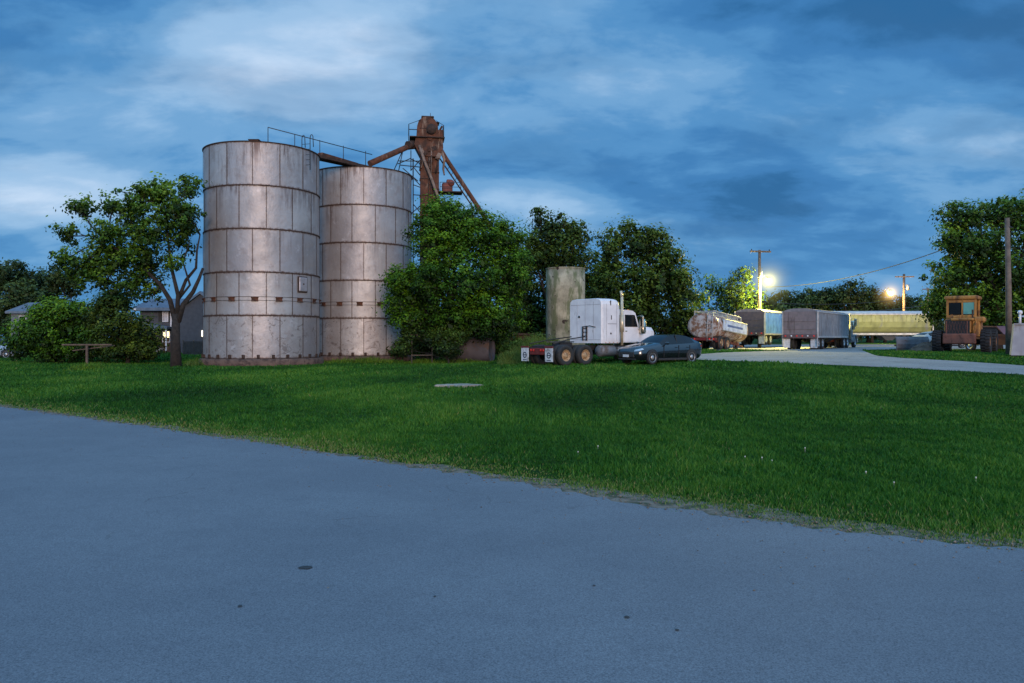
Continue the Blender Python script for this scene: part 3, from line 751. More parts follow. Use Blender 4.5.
# ------------------------------------------------------------------ concrete silo
mcs, nt_, b_, co = newmat('stained_concrete')
n1 = noise(nt_, co, .9, 6, .65); n2 = noise(nt_, co, 1.6, 7, .7, (1, 1, .3)); n3 = noise(nt_, co, 1.7, 5, .6)
x = mixc(nt_, ramp(nt_, n1, .38, .62), (.42, .38, .27), (.22, .20, .14))
x = mixc(nt_, mth(nt_, 'MULTIPLY', ramp(nt_, n2, .46, .60), .85), x, (.10, .12, .05))
x = mixc(nt_, ramp(nt_, n3, .62, .66), x, (.035, .022, .016))
nt_.links.new(x, b_.inputs['Base Color']); b_.inputs['Roughness'].default_value = .9; bump(nt_, b_, n2, .6, .05)
cy = 56.; cxx = wx(565.5, cy); rc = 39/2*cy/F
t = empty('concrete_silo', (cxx, cy, G(cxx, cy)), 0, 'short stained concrete silo open at the top, standing behind the white truck', 'silo')
zt = wz(267.5, cy-rc)-G(cxx, cy)
q = MB(); q.lathe([(rc, -.2), (rc, zt*.25), (rc, zt*.5), (rc, zt*.75), (rc, zt), (rc-.15, zt), (rc-.15, zt-1.2), (0, zt-1.2)], 48, sm=True); q.build('wall', mcs, t)
q = MB(); q.lathe([(rc-.17, zt-.02), (rc+.03, zt-.02), (rc+.03, zt+.06), (rc-.17, zt+.06)], 48, closed=True, sm=False); q.build('rim', mcs, t)

# ------------------------------------------------------------------ utility poles, lamps, wires
mpole = M('pole_wood', (.17, .13, .10), .9, c2=(.10, .075, .06), scale=3, dirt=(.05, .04, .03), dirt_amt=.3, dscale=2, streak=True, bmp=.3)
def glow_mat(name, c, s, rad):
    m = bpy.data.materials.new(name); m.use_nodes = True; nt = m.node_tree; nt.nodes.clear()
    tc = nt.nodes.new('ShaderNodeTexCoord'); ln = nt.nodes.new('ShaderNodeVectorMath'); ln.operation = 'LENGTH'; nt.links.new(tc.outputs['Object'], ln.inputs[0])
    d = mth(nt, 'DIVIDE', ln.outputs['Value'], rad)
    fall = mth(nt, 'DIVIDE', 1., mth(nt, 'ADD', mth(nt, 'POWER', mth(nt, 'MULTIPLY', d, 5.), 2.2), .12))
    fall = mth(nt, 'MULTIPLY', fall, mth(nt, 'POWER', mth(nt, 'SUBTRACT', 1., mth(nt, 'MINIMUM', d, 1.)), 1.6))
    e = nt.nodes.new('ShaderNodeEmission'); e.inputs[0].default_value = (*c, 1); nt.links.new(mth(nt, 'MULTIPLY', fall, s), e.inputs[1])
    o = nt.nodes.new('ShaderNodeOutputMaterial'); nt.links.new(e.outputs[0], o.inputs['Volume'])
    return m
def lamp(name, label, x, y, z, c, power, bulb_r, glow_r, glow_s, cat='lamp'):
    t = empty(name, (x, y, z), 0, label, cat)
    q = MB(); q.lathe([(.02, -bulb_r), (bulb_r*.7, -bulb_r*.8), (bulb_r, 0), (bulb_r*.8, bulb_r*.6), (.03, bulb_r*.75)], 16)
    q.build('lamp_glass', M('lit_lamp_glass', (1, .95, .7), .3, emit=c, es=40), t)
    MB().lathe([(.02, bulb_r*.8), (bulb_r*.8, bulb_r*.75), (bulb_r*.5, bulb_r*1.6), (.02, bulb_r*1.8)], 16).build('lamp_housing', mgalv, t)
    MB().tube([(0, 0, bulb_r*1.4), (-.4, 0, bulb_r*1.9), (-1.0, 0, bulb_r*1.2)], .035, 6).build('bracket', mgalv, t)
    bm = bmesh.new(); bmesh.ops.create_icosphere(bm, subdivisions=3, radius=glow_r); me = bpy.data.meshes.new('lamp_glow'); bm.to_mesh(me); bm.free()
    me.materials.append(glow_mat('lamp_glow', c, glow_s, glow_r)); o = bpy.data.objects.new('lamp_glow', me); col.objects.link(o); o.parent = t  # added emissive ball imitating the glow round the lit lamp
    l = bpy.data.lights.new('lamp_light', 'POINT'); l.energy = power; l.color = c; l.shadow_soft_size = .2
    lo = bpy.data.objects.new('lamp_light', l); col.objects.link(lo); lo.location = (x+.02, y-.02, z-bulb_r*1.3)
    return t
P1Y = 68.; p1x = wx(759.5, P1Y)
t = empty('utility_pole', (p1x, P1Y, G(p1x, P1Y)), R(12), 'tall wooden utility pole with crossarm beside the bright yellow yard lamp', 'utility pole')
zt = wz(250, P1Y)-G(p1x, P1Y)
MB().tube([(0, 0, -.3), (0, 0, zt*.5), (0, 0, zt)], [.17, .15, .12], 12).build('pole', mpole, t)
q = MB(); q.box((0, -.16, zt-.15), (2.0, .12, .14), bev=.01); q.build('crossarm', mpole, t)
for dx in (-.85, .85):
    MB().lathe([(.03, zt-.08), (.05, zt-.04), (.03, zt+.0), (.05, zt+.03), (.02, zt+.06)], 10, c=(dx, -.16, 0)).build('insulator', mframe, t)
MB().tube([(.15, 0, zt-1.6), (.15, -.1, zt-2.4)], .12, 8).build('junction_box', mgalv, t)
lx, lz = wx(768.5, P1Y-.6), wz(281, P1Y-.6)
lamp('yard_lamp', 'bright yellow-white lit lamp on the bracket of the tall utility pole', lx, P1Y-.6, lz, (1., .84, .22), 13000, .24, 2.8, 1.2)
P2Y = 110.; p2x = wx(904, P2Y)
t = empty('utility_pole', (p2x, P2Y, G(p2x, P2Y)), R(-5), 'distant thin utility pole with crossarm beside the orange lamp', 'utility pole')
zt = wz(274, P2Y)-G(p2x, P2Y)
MB().tube([(0, 0, -.3), (0, 0, zt)], [.2, .16], 10).build('pole', mpole, t)
MB().box((0, -.2, zt-.4), (2.6, .14, .16), bev=.01).build('crossarm', mpole, t)
MB().cyl((.45, -.2, zt-2.3), (.45, -.2, zt-1.5), .22, 10).build('transformer', mgalv, t)
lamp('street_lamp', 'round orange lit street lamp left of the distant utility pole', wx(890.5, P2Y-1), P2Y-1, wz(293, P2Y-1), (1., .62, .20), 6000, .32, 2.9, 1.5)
P3Y = 120.; p3x = wx(928, P3Y)
t = empty('utility_pole', (p3x, P3Y, G(p3x, P3Y)), 0, 'faint far utility pole at the left edge of the big right tree', 'utility pole')
zt = wz(288, P3Y)-G(p3x, P3Y)
MB().tube([(0, 0, -.3), (0, 0, zt)], [.18, .14], 8).build('pole', mpole, t); MB().box((0, -.2, zt-.2), (2.0, .14, .14), bev=.01).build('crossarm', mpole, t)
P4Y = 43.; p4x = wx(1009, P4Y)
t = empty('utility_pole', (p4x, P4Y, G(p4x, P4Y)), 0, 'bare wooden pole without crossarm in front of the big right tree', 'utility pole')
zt = wz(218, P4Y)-G(p4x, P4Y)
MB().tube([(.0, 0, -.3), (-.03, 0, zt*.5), (-.10, 0, zt)], [.17, .15, .12], 12).build('pole', mpole, t)
q = MB(); q.tube([(-.1, -.1, zt-.5), (.15, -.1, zt-.55)], .03, 6); q.build('hook', msteel, t)
def wire(label, pts, r=.018):
    (ax, ay, az), (bx, by, bz), sag = pts
    P = [(ax+(bx-ax)*i/24, ay+(by-ay)*i/24, az+(bz-az)*i/24-sag*4*(i/24)*(1-i/24)) for i in range(25)]
    tag(MB().tube(P, r, 5).build('overhead_wire', msteel), label, 'wire', 'overhead wires')
A = (p1x+.8, P1Y-.1, wz(250.5, P1Y)); 
wire('long overhead wire sweeping up from the tall lamp pole to the right tree', ((wx(766, 75), 75, wz(287, 75)), (wx(985, 52), 52, wz(233, 52)), .9), .03)
wire('upper of two low wires crossing in front of the far tree line', ((wx(775, 95), 95, wz(303, 95)), (wx(905, 108), 108, wz(299, 108)), .4), .03)
wire('lower lit wire above the long yellow-lit trailer', ((wx(790, 85), 85, wz(312, 85)), (wx(940, 105), 105, wz(303, 105)), .5), .05)

# ------------------------------------------------------------------ trees and shrubs
LF_Y2 = leafmat('leaf_weed', (.02, .045, .006), (.06, .13, .014), (.15, .22, .04))
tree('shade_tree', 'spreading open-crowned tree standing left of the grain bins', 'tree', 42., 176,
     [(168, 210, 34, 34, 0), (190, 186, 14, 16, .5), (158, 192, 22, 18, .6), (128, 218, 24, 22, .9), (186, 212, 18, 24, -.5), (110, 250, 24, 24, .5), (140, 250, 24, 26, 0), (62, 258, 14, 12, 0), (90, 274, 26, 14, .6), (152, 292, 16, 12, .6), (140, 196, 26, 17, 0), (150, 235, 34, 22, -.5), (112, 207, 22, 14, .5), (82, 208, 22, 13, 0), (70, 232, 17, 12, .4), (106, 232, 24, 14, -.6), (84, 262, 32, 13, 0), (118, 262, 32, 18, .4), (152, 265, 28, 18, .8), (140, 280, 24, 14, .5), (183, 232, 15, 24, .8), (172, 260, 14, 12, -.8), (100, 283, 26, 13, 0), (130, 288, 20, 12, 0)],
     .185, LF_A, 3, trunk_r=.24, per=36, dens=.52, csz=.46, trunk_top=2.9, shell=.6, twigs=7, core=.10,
     limbs=[([(178, 322, 0), (183, 305, 0), (193, 292, .2), (199, 279, .2), (203, 268, .2)], (.17, .07)), ([(176, 322, 0), (178, 300, 0), (186, 280, .1), (196, 268, 0), (197, 250, -.2), (200, 235, 0)], (.13, .035)),
            ([(175, 320, 0), (170, 300, 0), (160, 284, 0), (145, 270, 0), (125, 255, 0), (105, 240, 0)], (.16, .03)), ([(177, 318, 0), (178, 295, -.2), (172, 270, -.3), (168, 240, 0), (165, 210, 0)], (.14, .04)), ([(178, 300, 0), (190, 285, -.4), (183, 262, -.3), (190, 240, 0)], (.08, .02))])
tree('rounded_bush', 'big rounded green bush at far left in front of the pale house', 'bush', 47., 55,
     [(55, 330, 36, 28, 0), (30, 340, 26, 20, .3), (75, 318, 26, 18, .5), (52, 310, 22, 12, 0), (88, 338, 20, 22, 0), (18, 345, 14, 14, .5), (60, 350, 38, 12, 0)],
     .17, LF_B, 8, trunk_r=.12, per=60, dens=1.15, csz=.6, trunk_top=.8, shell=.4)
tree('dark_bush', 'darker bush between the rounded bush and the shade tree trunk', 'bush', 46., 128,
     [(128, 332, 30, 24, 0), (112, 308, 20, 16, .5), (108, 342, 22, 18, .5), (142, 342, 20, 20, 0), (98, 320, 16, 18, 1), (130, 352, 28, 10, 0), (114, 300, 18, 10, .8)],
     .17, LF_D, 9, trunk_r=.12, per=60, dens=1.2, csz=.6, trunk_top=.8, shell=.4)
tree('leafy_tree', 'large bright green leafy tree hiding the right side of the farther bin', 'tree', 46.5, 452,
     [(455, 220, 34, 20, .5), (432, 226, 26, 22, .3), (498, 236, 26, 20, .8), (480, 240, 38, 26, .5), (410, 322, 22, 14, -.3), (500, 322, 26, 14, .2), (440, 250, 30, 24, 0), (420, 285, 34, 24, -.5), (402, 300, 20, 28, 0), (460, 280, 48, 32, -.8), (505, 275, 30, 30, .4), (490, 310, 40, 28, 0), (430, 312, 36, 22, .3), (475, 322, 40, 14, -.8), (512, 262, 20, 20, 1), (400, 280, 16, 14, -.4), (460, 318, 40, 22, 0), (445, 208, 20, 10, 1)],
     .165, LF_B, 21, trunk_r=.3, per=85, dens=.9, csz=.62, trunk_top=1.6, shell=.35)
tree('low_shrub', 'dark shrubbery growing under the large leafy tree beside the cylinder', 'shrub', 50., 430,
     [(420, 345, 22, 12, 0), (445, 342, 22, 16, .4), (395, 350, 14, 8, 0), (500, 340, 20, 18, 1.5), (472, 335, 20, 16, 2)], .15, LF_D, 22, trunk_r=.06, per=50, csz=.5, dens=1.2, trunk_top=.4)
tree('shade_shrub', 'added shrub standing in for dark shade round the trunk of the leafy tree between table and cylinder', 'shrub', 44.8, 448,
     [(448, 346, 14, 14, 0), (436, 338, 12, 10, .5), (456, 334, 16, 10, .3), (404, 346, 10, 10, .6), (412, 332, 16, 10, 1.2)], .14, LF_D, 62, trunk_r=.05, per=50, csz=.42, dens=1.1, trunk_top=.3, twigs=4)  # shrub added to give the dark shade under the tree
tree('background_tree', 'dark tall tree rising behind the concrete silo', 'tree', 64., 555,
     [(552, 228, 22, 18, 0), (520, 330, 30, 22, 1), (560, 330, 30, 20, 2), (600, 275, 14, 30, 2), (575, 236, 16, 20, .5), (535, 252, 26, 22, 0), (562, 260, 30, 26, 0), (520, 290, 22, 40, 0), (560, 300, 34, 30, 1), (530, 320, 34, 20, 1), (585, 300, 20, 34, 1), (540, 212, 8, 6, 0), (510, 325, 20, 16, 0)],
     .24, LF_D, 31, trunk_r=.3, per=50, dens=1.15, csz=.75, group='trees behind the yard', trunk_top=2)
tree('background_tree', 'broad dark tree with domed crown behind the white truck', 'tree', 60., 640,
     [(640, 245, 24, 20, 0), (600, 330, 26, 20, 1), (640, 334, 34, 18, 1), (680, 332, 26, 18, 1), (612, 250, 14, 24, 0), (665, 258, 22, 20, 0), (650, 280, 44, 30, 0), (610, 290, 24, 34, .5), (680, 290, 18, 26, 0), (640, 312, 50, 22, 0), (630, 230, 12, 8, 0), (655, 235, 14, 8, 0), (685, 318, 20, 18, 0), (600, 322, 22, 18, 0)],
     .24, LF_D, 32, trunk_r=.3, per=50, dens=1.0, csz=.75, group='trees behind the yard', trunk_top=2)
tree('background_tree', 'thin twiggy tree just right of the broad domed tree', 'tree', 72., 712,
     [(708, 285, 14, 14, 0), (722, 292, 14, 16, 0), (700, 300, 16, 20, 0), (725, 310, 20, 16, 0), (705, 322, 26, 14, 0), (715, 332, 30, 14, 1)],
     .2, LF_A, 33, trunk_r=.16, per=26, dens=.55, core=.15, csz=.7, group='trees behind the yard', trunk_top=2, twigs=24)
tree('lamplit_tree', 'yellow-green tree lit by the lamp left of the tall pole', 'tree', 70.5, 742,
     [(742, 278, 12, 14, 0), (750, 296, 15, 14, .5), (735, 300, 16, 18, 0), (728, 288, 10, 10, 0), (745, 312, 22, 12, .5), (760, 318, 20, 12, 3), (742, 330, 26, 12, 2)],
     .22, LF_Y, 34, trunk_r=.16, per=30, dens=.8, core=.3, csz=.7, trunk_top=2.2, twigs=16)
tree('wide_tree', 'huge green tree at the right edge behind the orange tractor', 'tree', 54., 995,
     [(965, 215, 28, 16, 0), (1002, 212, 26, 18, 0), (955, 238, 20, 16, 0), (1030, 225, 30, 34, 0), (980, 245, 36, 26, -.5), (955, 272, 28, 20, 0), (1000, 275, 40, 32, 0), (940, 298, 16, 14, 0), (965, 300, 36, 20, 0), (1010, 310, 40, 28, 0), (1050, 280, 40, 45, 0), (985, 325, 36, 16, 0), (1045, 325, 36, 22, 0), (935, 312, 14, 14, .6)],
     .2, LF_A, 41, trunk_r=.4, per=56, dens=1.0, csz=.68, trunk_top=2.5)
# far tree line, each crown its own tree
rf = random.Random(77); k = 0
far_words = {'l': 'distant dark trees', }
farlist = [(8, 272, 26, 14, 110), (40, 282, 22, 14, 118), (64, 276, 18, 12, 112), (-30, 270, 26, 20, 108), (22, 296, 26, 18, 105),
           (785, 300, 22, 10, 135), (812, 297, 20, 8, 132), (832, 294, 16, 9, 128), (851, 290, 15, 10, 125), (872, 296, 18, 10, 130), (868, 306, 22, 12, 134), (905, 302, 16, 9, 150), (930, 303, 20, 9, 150), (800, 314, 30, 14, 130), (765, 306, 18, 12, 120), (840, 314, 30, 14, 128), (885, 312, 26, 14, 136), (915, 316, 26, 12, 140),
           (200, 318, 22, 12, 140), (230, 318, 20, 14, 140), (345, 320, 30, 12, 120)]
for (px, py, rx, ry, Y) in farlist:
    side_ = 'left of the bins' if px < 400 else 'on the right skyline beyond the trailers'
    base_lobes = [(px, py, rx, ry, 0), (px-rx*.5, py+ry*.7, rx*.8, ry, 0), (px+rx*.45, py+ry*.8, rx*.8, ry, 1), (px, HY-(HY-py)*.30, rx*1.1, (HY-py)*.45, 1)]
    tree('distant_tree', 'small dark crown in the distant tree line '+side_, 'tree', float(Y), px, base_lobes, .42, LF_F, 100+k, trunk_r=.25, per=34, dens=.85, csz=1.2,
         group='distant trees '+side_, trunk_top=1.5, twigs=4)
    k += 1

tree('weedy_shrub', 'low ragged light green shrub in the weeds behind the truck', 'shrub', 44.6, 530,
     [(528, 344, 22, 7, 0), (510, 349, 12, 6, .3), (550, 345, 16, 7, .4), (536, 338, 10, 5, .6)], .13, LF_Y2, 61, trunk_r=.04, per=30, csz=.4, dens=.9, trunk_top=.3, twigs=4)
# tall weeds behind the truck and at bin feet
def weeds(label, px0, px1, Y, hpx, n, seed, mat):
    rg = np.random.default_rng(seed); X = rg.uniform(wx(px0, Y), wx(px1, Y), n); YY = Y+rg.normal(0, .9, n)
    mid = (wx(px0, Y)+wx(px1, Y))/2; hw = (wx(px1, Y)-wx(px0, Y))/2
    prof = np.clip(1-((X-mid)/hw)**2, 0.05, 1)**.5*np.clip(1-((YY-Y)/2.6)**2, .1, 1)
    H = hpx*Y/F*prof*rg.uniform(.45, 1.08, n)*np.clip(.85+.45*lump(X, YY, 2.2, 51)+.3*lump(X, YY, 6, 52), .35, 1.3); Z = g(X, YY)
    t0 = H*rg.uniform(0, .75, n)
    a = rg.uniform(0, PI, n); W = rg.uniform(.008, .022, n); le = rg.normal(0, .22, (n, 2))*H[:, None]
    V = np.empty((n, 3, 3)); V[:, 0] = np.stack([X-np.cos(a)*W, YY-np.sin(a)*W, Z+t0], 1); V[:, 1] = np.stack([X+np.cos(a)*W, YY+np.sin(a)*W, Z+t0], 1); V[:, 2] = np.stack([X+le[:, 0], YY+le[:, 1], Z+H], 1)
    o = npmesh('weed_clump', V.reshape(-1, 3), np.arange(3*n).reshape(n, 3), [mat], 3, np.clip(rg.normal(.5, .2, n), 0, 1)); return tag(o, label, 'weeds')
WD = leafmat('weed', (.04, .07, .012), (.09, .16, .025), (.20, .24, .06), .25)
weeds('mound of tall pale weeds behind the rear wheels of the white truck', 498, 578, 43.0, 27, 26000, 5, WD)
weeds('ragged tuft of weeds beside the base of the left bin', 190, 206, 43.6, 9, 700, 6, WD)
weeds('tuft of weeds in the lawn before the dark bush', 78, 98, 37.5, 9, 900, 7, LF_A)
weeds('fringe of tall grass along the foot of the farther bin', 316, 412, 48.0, 8, 3000, 8, LF_A)
weeds('fringe of grass under the leafy tree and cylinder', 400, 500, 47., 7, 4000, 9, LF_A)
# ------------------------------------------------------------------ vehicles
def wheel(parent, x, y, r, w, rim_mat, side=-1, hub=.55, tyre_mat=None, dual=False, name='wheel'):
    """axle along local Y; side = outward direction"""
    t = bpy.data.objects.new(name, None); col.objects.link(t); t.parent = parent; t.location = (x, y, r)
    q = MB()
    ri = r*hub
    def tyre(c): q.lathe([(ri, c-w*.45), (r*.86, c-w*.5), (r*.97, c-w*.40), (r, c-w*.2), (r, c+w*.2), (r*.97, c+w*.40), (r*.86, c+w*.5), (ri, c+w*.45)], 36, axis='Y', closed=True)
    tyre(0)
    if dual: tyre(-side*w*1.15)
    q.build('tyre', tyre_mat or mblack, t)
    q = MB(); s = side
    q.lathe([(ri, s*w*.45), (ri*.94, s*w*.45), (ri*.88, s*w*.1), (ri*.5, s*w*(.05 if dual else .3)), (ri*.45, s*w*.42), (ri*.2, s*w*.48), (.005, s*w*.48)], 28, axis='Y')
    for k in range(10):
        a = 2*PI*k/10; q.cyl((ri*.66*math.cos(a), s*w*.02, ri*.66*math.sin(a)), (ri*.66*math.cos(a), s*w*.3, ri*.66*math.sin(a)), ri*.05, 6)
    q.build('rim', rim_mat, t)
    return t
def mudflap(parent, x, y, z0, z1, w, logo=True):
    q = MB(); q.box((x, y, (z0+z1)/2), (.03, w, z1-z0), bev=.008); o = q.build('mud_flap', mflap, parent)
    if logo:
        q = MB(); zc = z0+(z1-z0)*.45
        q.lathe([(.10, -.0205), (.155, -.0205), (.155, -.0175), (.10, -.0175)], 20, axis='X', c=(x, y, zc), closed=True)
        q.box((x-.0185, y, zc), (.004, .22, .05), bev=0); q.box((x-.0185, y, zc-.24), (.004, .30, .04), bev=0)
        q.build('emblem', mdecal, o)
    q = MB(); q.box((x-.01, y, z1+.02), (.05, w+.04, .09), bev=.01); q.build('flap_bar', mredframe, o)
    return o
mdull = M('dull_metal', (.22, .22, .23), .6, .3, scale=3, dirt=(.1, .07, .05), dirt_amt=.4)
mdullp = M('seam_grey', (.36, .35, .36), .7)
mstack = M('stack_metal', (.62, .52, .36), .35, .35, scale=4)  # cream tone: the lamp's golden reflection put into the base colour
def semi_truck(name, label, loc, rz, paint, sleeper=True, rim=None, flaps=True, stripe=None):
    """+X forward, origin at the ground under the rear end"""
    t = empty(name, loc, rz, label, 'truck'); rim = rim or mrimr
    # frame rails
    q = MB()
    for s in (-1, 1): q.box((3.9, s*.43, .88), (7.4, .09, .26), bev=.01)
    for x in (.25, 1.2, 2.5, 3.6, 5.5): q.box((x, 0, .88), (.1, .8, .2), bev=.01)
    q.box((.25, 0, .82), (.12, 2.3, .22), bev=.02)
    q.build('frame', mframe, t)
    q = MB(); q.box((.2, 0, .72), (.1, 1.2, .34), bev=.02); q.build('rear_bumper', mredframe, t)
    for s in (-1, 1):
        for dy in (.28, .48): 
            q = MB(); q.lathe([(.005, -.03), (.055, -.02), (.06, .02), (.005, .03)], 12, axis='X', c=(.13, s*dy, .78)); q.build('tail_light', mred, t)
        if flaps: mudflap(t, .12, s*.93, .22, .92, .58)
    for x in (1.05, 2.37):
        for s in (-1, 1): wheel(t, x, s*1.02, .525, .29, rim, s, dual=True)
        q = MB(); q.cyl((x, -.8, .52), (x, .8, .52), .10, 10); q.lathe([(.08, -.3), (.26, -.12), (.3, 0), (.26, .12), (.08, .3)], 14, axis='Y', c=(x, 0, .52)); q.build('axle', mframe, t)
    # fifth wheel
    q = MB(); q.prism([(1.1, -.4), (1.3, -.48), (2.2, -.48), (2.3, -.3), (2.3, .3), (2.2, .48), (1.3, .48), (1.1, .4), (1.5, .06), (1.5, -.06)], 1.16, 1.22, plane='XY'); q.box((1.8, 0, 1.08), (.8, .7, .14), bev=.02); q.build('fifth_wheel', msteel, t)
    # fender braces over wheels
    q = MB(); q.tube([(.4, -.9, 1.1), (1.7, -.8, 1.35), (2.9, -.5, 1.45)], .03, 6); q.tube([(.4, .9, 1.1), (1.7, .8, 1.3), (2.9, .5, 1.45)], .03, 6); q.build('air_lines', mframe, t)
    # fuel tank / steps
    for s in (-1, 1):
        q = MB(); q.lathe([(.005, 3.5), (.27, 3.5), (.3, 3.54), (.3, 4.5), (.27, 4.54), (.005, 4.54)], 22, axis='X', c=(0, s*.92, .72)); q.build('fuel_tank', mdull, t)
        q = MB(); q.box((4.95, s*.95, .7), (.6, .5, .45), bev=.04); q.build('step_box', mdull, t)
    xs0 = 3.1
    if sleeper:
        prof = [(-1.22, 1.12), (1.22, 1.12), (1.24, 1.3), (1.24, 3.12), (1.20, 3.30), (1.08, 3.40), (.8, 3.44), (-.8, 3.44), (-1.08, 3.40), (-1.20, 3.30), (-1.24, 3.12), (-1.24, 1.3)]
        def sec(x, k, dz=0): return [(x, p[0]*k, 1.12+(p[1]-1.12)*(1+dz)) for p in prof]
        q = MB(); secs = [sec(3.42, .95, -.012), sec(3.47, .985, -.004), sec(3.56, 1.), sec(4.4, 1.0), sec(4.62, .985, -.015), sec(4.74, .95, -.05)]
        n = len(prof); V = [v for s_ in secs for v in s_]
        q.add(V, [[i*n+k, i*n+(k+1) % n, (i+1)*n+(k+1) % n, (i+1)*n+k] for i in range(len(secs)-1) for k in range(n)], 0, False)
        q.add(secs[0], [list(range(n))]); q.add(secs[-1], [list(range(n))]); sl_ = q.build('sleeper', paint, t)
        for (x, z, a, b) in ((4.05, 3.2, .05, .26), (4.1, 2.45, .05, .22)):
            for s in (-1, 1): MB().box((x, s*1.243, z), (a, .02, b), bev=.004).build('vent', mglass, sl_)
        for s in (-1, 1):
            q = MB(); q.box((4.15, s*1.243, 1.72), (.62, .012, .75), bev=.004); hd = q.build('side_hatch', paint, sl_)
            MB().box((4.05, s*1.253, 1.62), (.10, .03, .09), bev=.01).build('handle', mframe, hd)
            MB().box((4.15, s*1.249, 2.12), (.62, .006, .02), bev=0).build('hatch_gap', mframe, hd)
        # rear wall fittings
        for y in (-.62, .0, .62): MB().box((3.417, y, 2.3), (.012, .018, 1.95), bev=0).build('panel_seam', mdullp, sl_)
        for z in (1.30, 3.12): MB().box((3.416, 0, z), (.010, 2.2, .018), bev=0).build('panel_seam', mdullp, sl_)
        for s in (-1, 1):
            for x in (3.75, 4.5): MB().box((x, s*1.242, 2.2), (.016, .012, 1.9), bev=0).build('panel_seam', mdullp, sl_)
            for k in range(4): MB().box((3.7+k*.28, s*1.245, 1.16), (.05, .03, .03), bev=.005).build('marker_light', mamber, sl_)
        MB().lathe([(.005, -.02), (.06, -.02), (.06, .02)], 12, axis='X', c=(3.41, .45, 2.5)).build('round_light', mframe, sl_)
        q = MB(); q.bar((3.38, -.15, 1.25), (3.38, -.15, 2.0), .05); q.bar((3.38, .15, 1.25), (3.38, .15, 2.0), .05)
        for z in (1.3, 1.5, 1.7, 1.9): q.bar((3.37, -.17, z), (3.37, .17, z), .03)
        q.tube([(3.38, .15, 1.98), (3.34, -.4, 2.02), (3.37, -.8, 1.95)], .02, 5); q.build('hose_rack', mrustdk, sl_)
        xc = 5.0
    else:
        xc = 3.3
    # cab
    prof = [(xc-.2, 1.15), (xc+1.45, 1.15), (xc+1.45, 2.0), (xc+1.15, 2.72), (xc+.95, 2.84), (xc+.05, 2.9), (xc-.2, 2.8)]
    q = MB(); q.prism(prof, -1.0, 1.0); cab = q.build('cab', paint, t)
    for s in (-1, 1):
        q = MB(); q.prism([(xc+.35, 1.98), (xc+1.32, 1.98), (xc+1.08, 2.62), (xc+.35, 2.62)], s*1.002, s*1.022); q.build('side_window', mglass, cab)
        q = MB(); q.prism([(xc+.3, 1.2), (xc+1.38, 1.2), (xc+1.38, 1.92), (xc+.3, 1.92)], s*1.002, s*1.018); dr = q.build('door', paint, cab)
        MB().box((xc+.42, s*1.03, 1.75), (.16, .03, .05), bev=.01).build('handle', mchrome, dr)
        MB().box((xc+.12, s*1.006, 2.2), (.14, .02, .38), bev=.01).build('vent_window', mglass, cab)
        q = MB(); q.tube([(xc+1.3, s*1.0, 2.55), (xc+1.3, s*1.34, 2.6), (xc+1.3, s*1.34, 1.85), (xc+1.35, s*1.0, 1.85)], .02, 6); q.box((xc+1.31, s*1.34, 2.25), (.10, .22, .62), bev=.03); q.build('mirror', mchrome, t)
        # exhaust
        if s > 0: continue
        q = MB(); q.tube([(xc-.05, s*1.17, 1.0), (xc-.05, s*1.17, 3.55)], .075, 12); q.tube([(xc-.05, s*1.17, 3.5), (xc-.12, s*1.17, 3.85)], .07, 12, cap=True)
        ex_ = q.build('exhaust_stack', mstack, t); ex_.scale = (1, 1, 1 if sleeper else .78)
        MB().tube([(xc-.05, s*1.17, 1.7), (xc-.05, s*1.17, 2.6)], .11, 12).build('heat_shield', mstack, ex_)
        # air cleaner
        MB().lathe([(.005, 1.6), (.16, 1.62), (.19, 1.7), (.19, 2.3), (.14, 2.4), (.005, 2.42)], 16, c=(xc+1.62, s*1.08, 0)).build('air_cleaner', mchrome, t)
    q = MB(); q.quad([(xc+1.44, -.9, 2.03), (xc+1.44, .9, 2.03), (xc+1.17, .85, 2.68), (xc+1.17, -.85, 2.68)]); o = q.build('windscreen', mglass, cab); o.location.x = .012
    # hood
    q = MB(); V = []
    for (x, w_, z) in ((xc+1.46, .92, 2.06), (xc+2.3, .88, 2.03), (xc+2.75, .84, 2.0), (xc+2.85, .80, 1.92)):
        V += [(x, -w_, 1.0), (x, -w_, z-.22), (x, -w_*.82, z-.04), (x, -w_*.4, z), (x, w_*.4, z), (x, w_*.82, z-.04), (x, w_, z-.22), (x, w_, 1.0)]
    q.add(V, [[i*8+k, i*8+(k+1) % 8, (i+1)*8+(k+1) % 8, (i+1)*8+k] for i in range(3) for k in range(8)], 0, False); q.add(V[:8], [list(range(8))]); q.add(V[-8:], [list(range(8))])
    hd = q.build('hood', paint, t)
    MB().box((xc+2.88, 0, 1.4), (.06, 1.05, .85), bev=.03).build('grille', mchrome, t)
    MB().box((xc+3.1, 0, .62), (.14, 2.4, .36), bev=.05).build('front_bumper', mchrome, t)
    for s in (-1, 1):
        q = MB(); pts = [(xc+2.15+.66*math.cos(a), .52+.66*math.sin(a)) for a in [PI*k/10 for k in range(11)]]
        inn = [(xc+2.15+.58*math.cos(a), .52+.58*math.sin(a)) for a in [PI*k/10 for k in range(11)]][::-1]
        q.prism(pts+inn, s*.68, s*1.20); q.build('fender', paint, t)
        wheel(t, xc+2.15, s*1.02, .525, .28, rim if sleeper else malu, s)
        q = MB(); q.box((xc+2.92, s*1.0, 1.1), (.16, .26, .2), bev=.04); q.build('headlight', mchrome, t)
    q = MB(); q.cyl((xc+2.15, -.9, .52), (xc+2.15, .9, .52), .07, 8); q.build('axle', mframe, t)
    for k in range(5):
        MB().box((xc+.8, -.8+k*.4, 2.88), (.14, .08, .06), bev=.02).build('cab_light', mamber, cab)
    return t
hx = R(90-52)
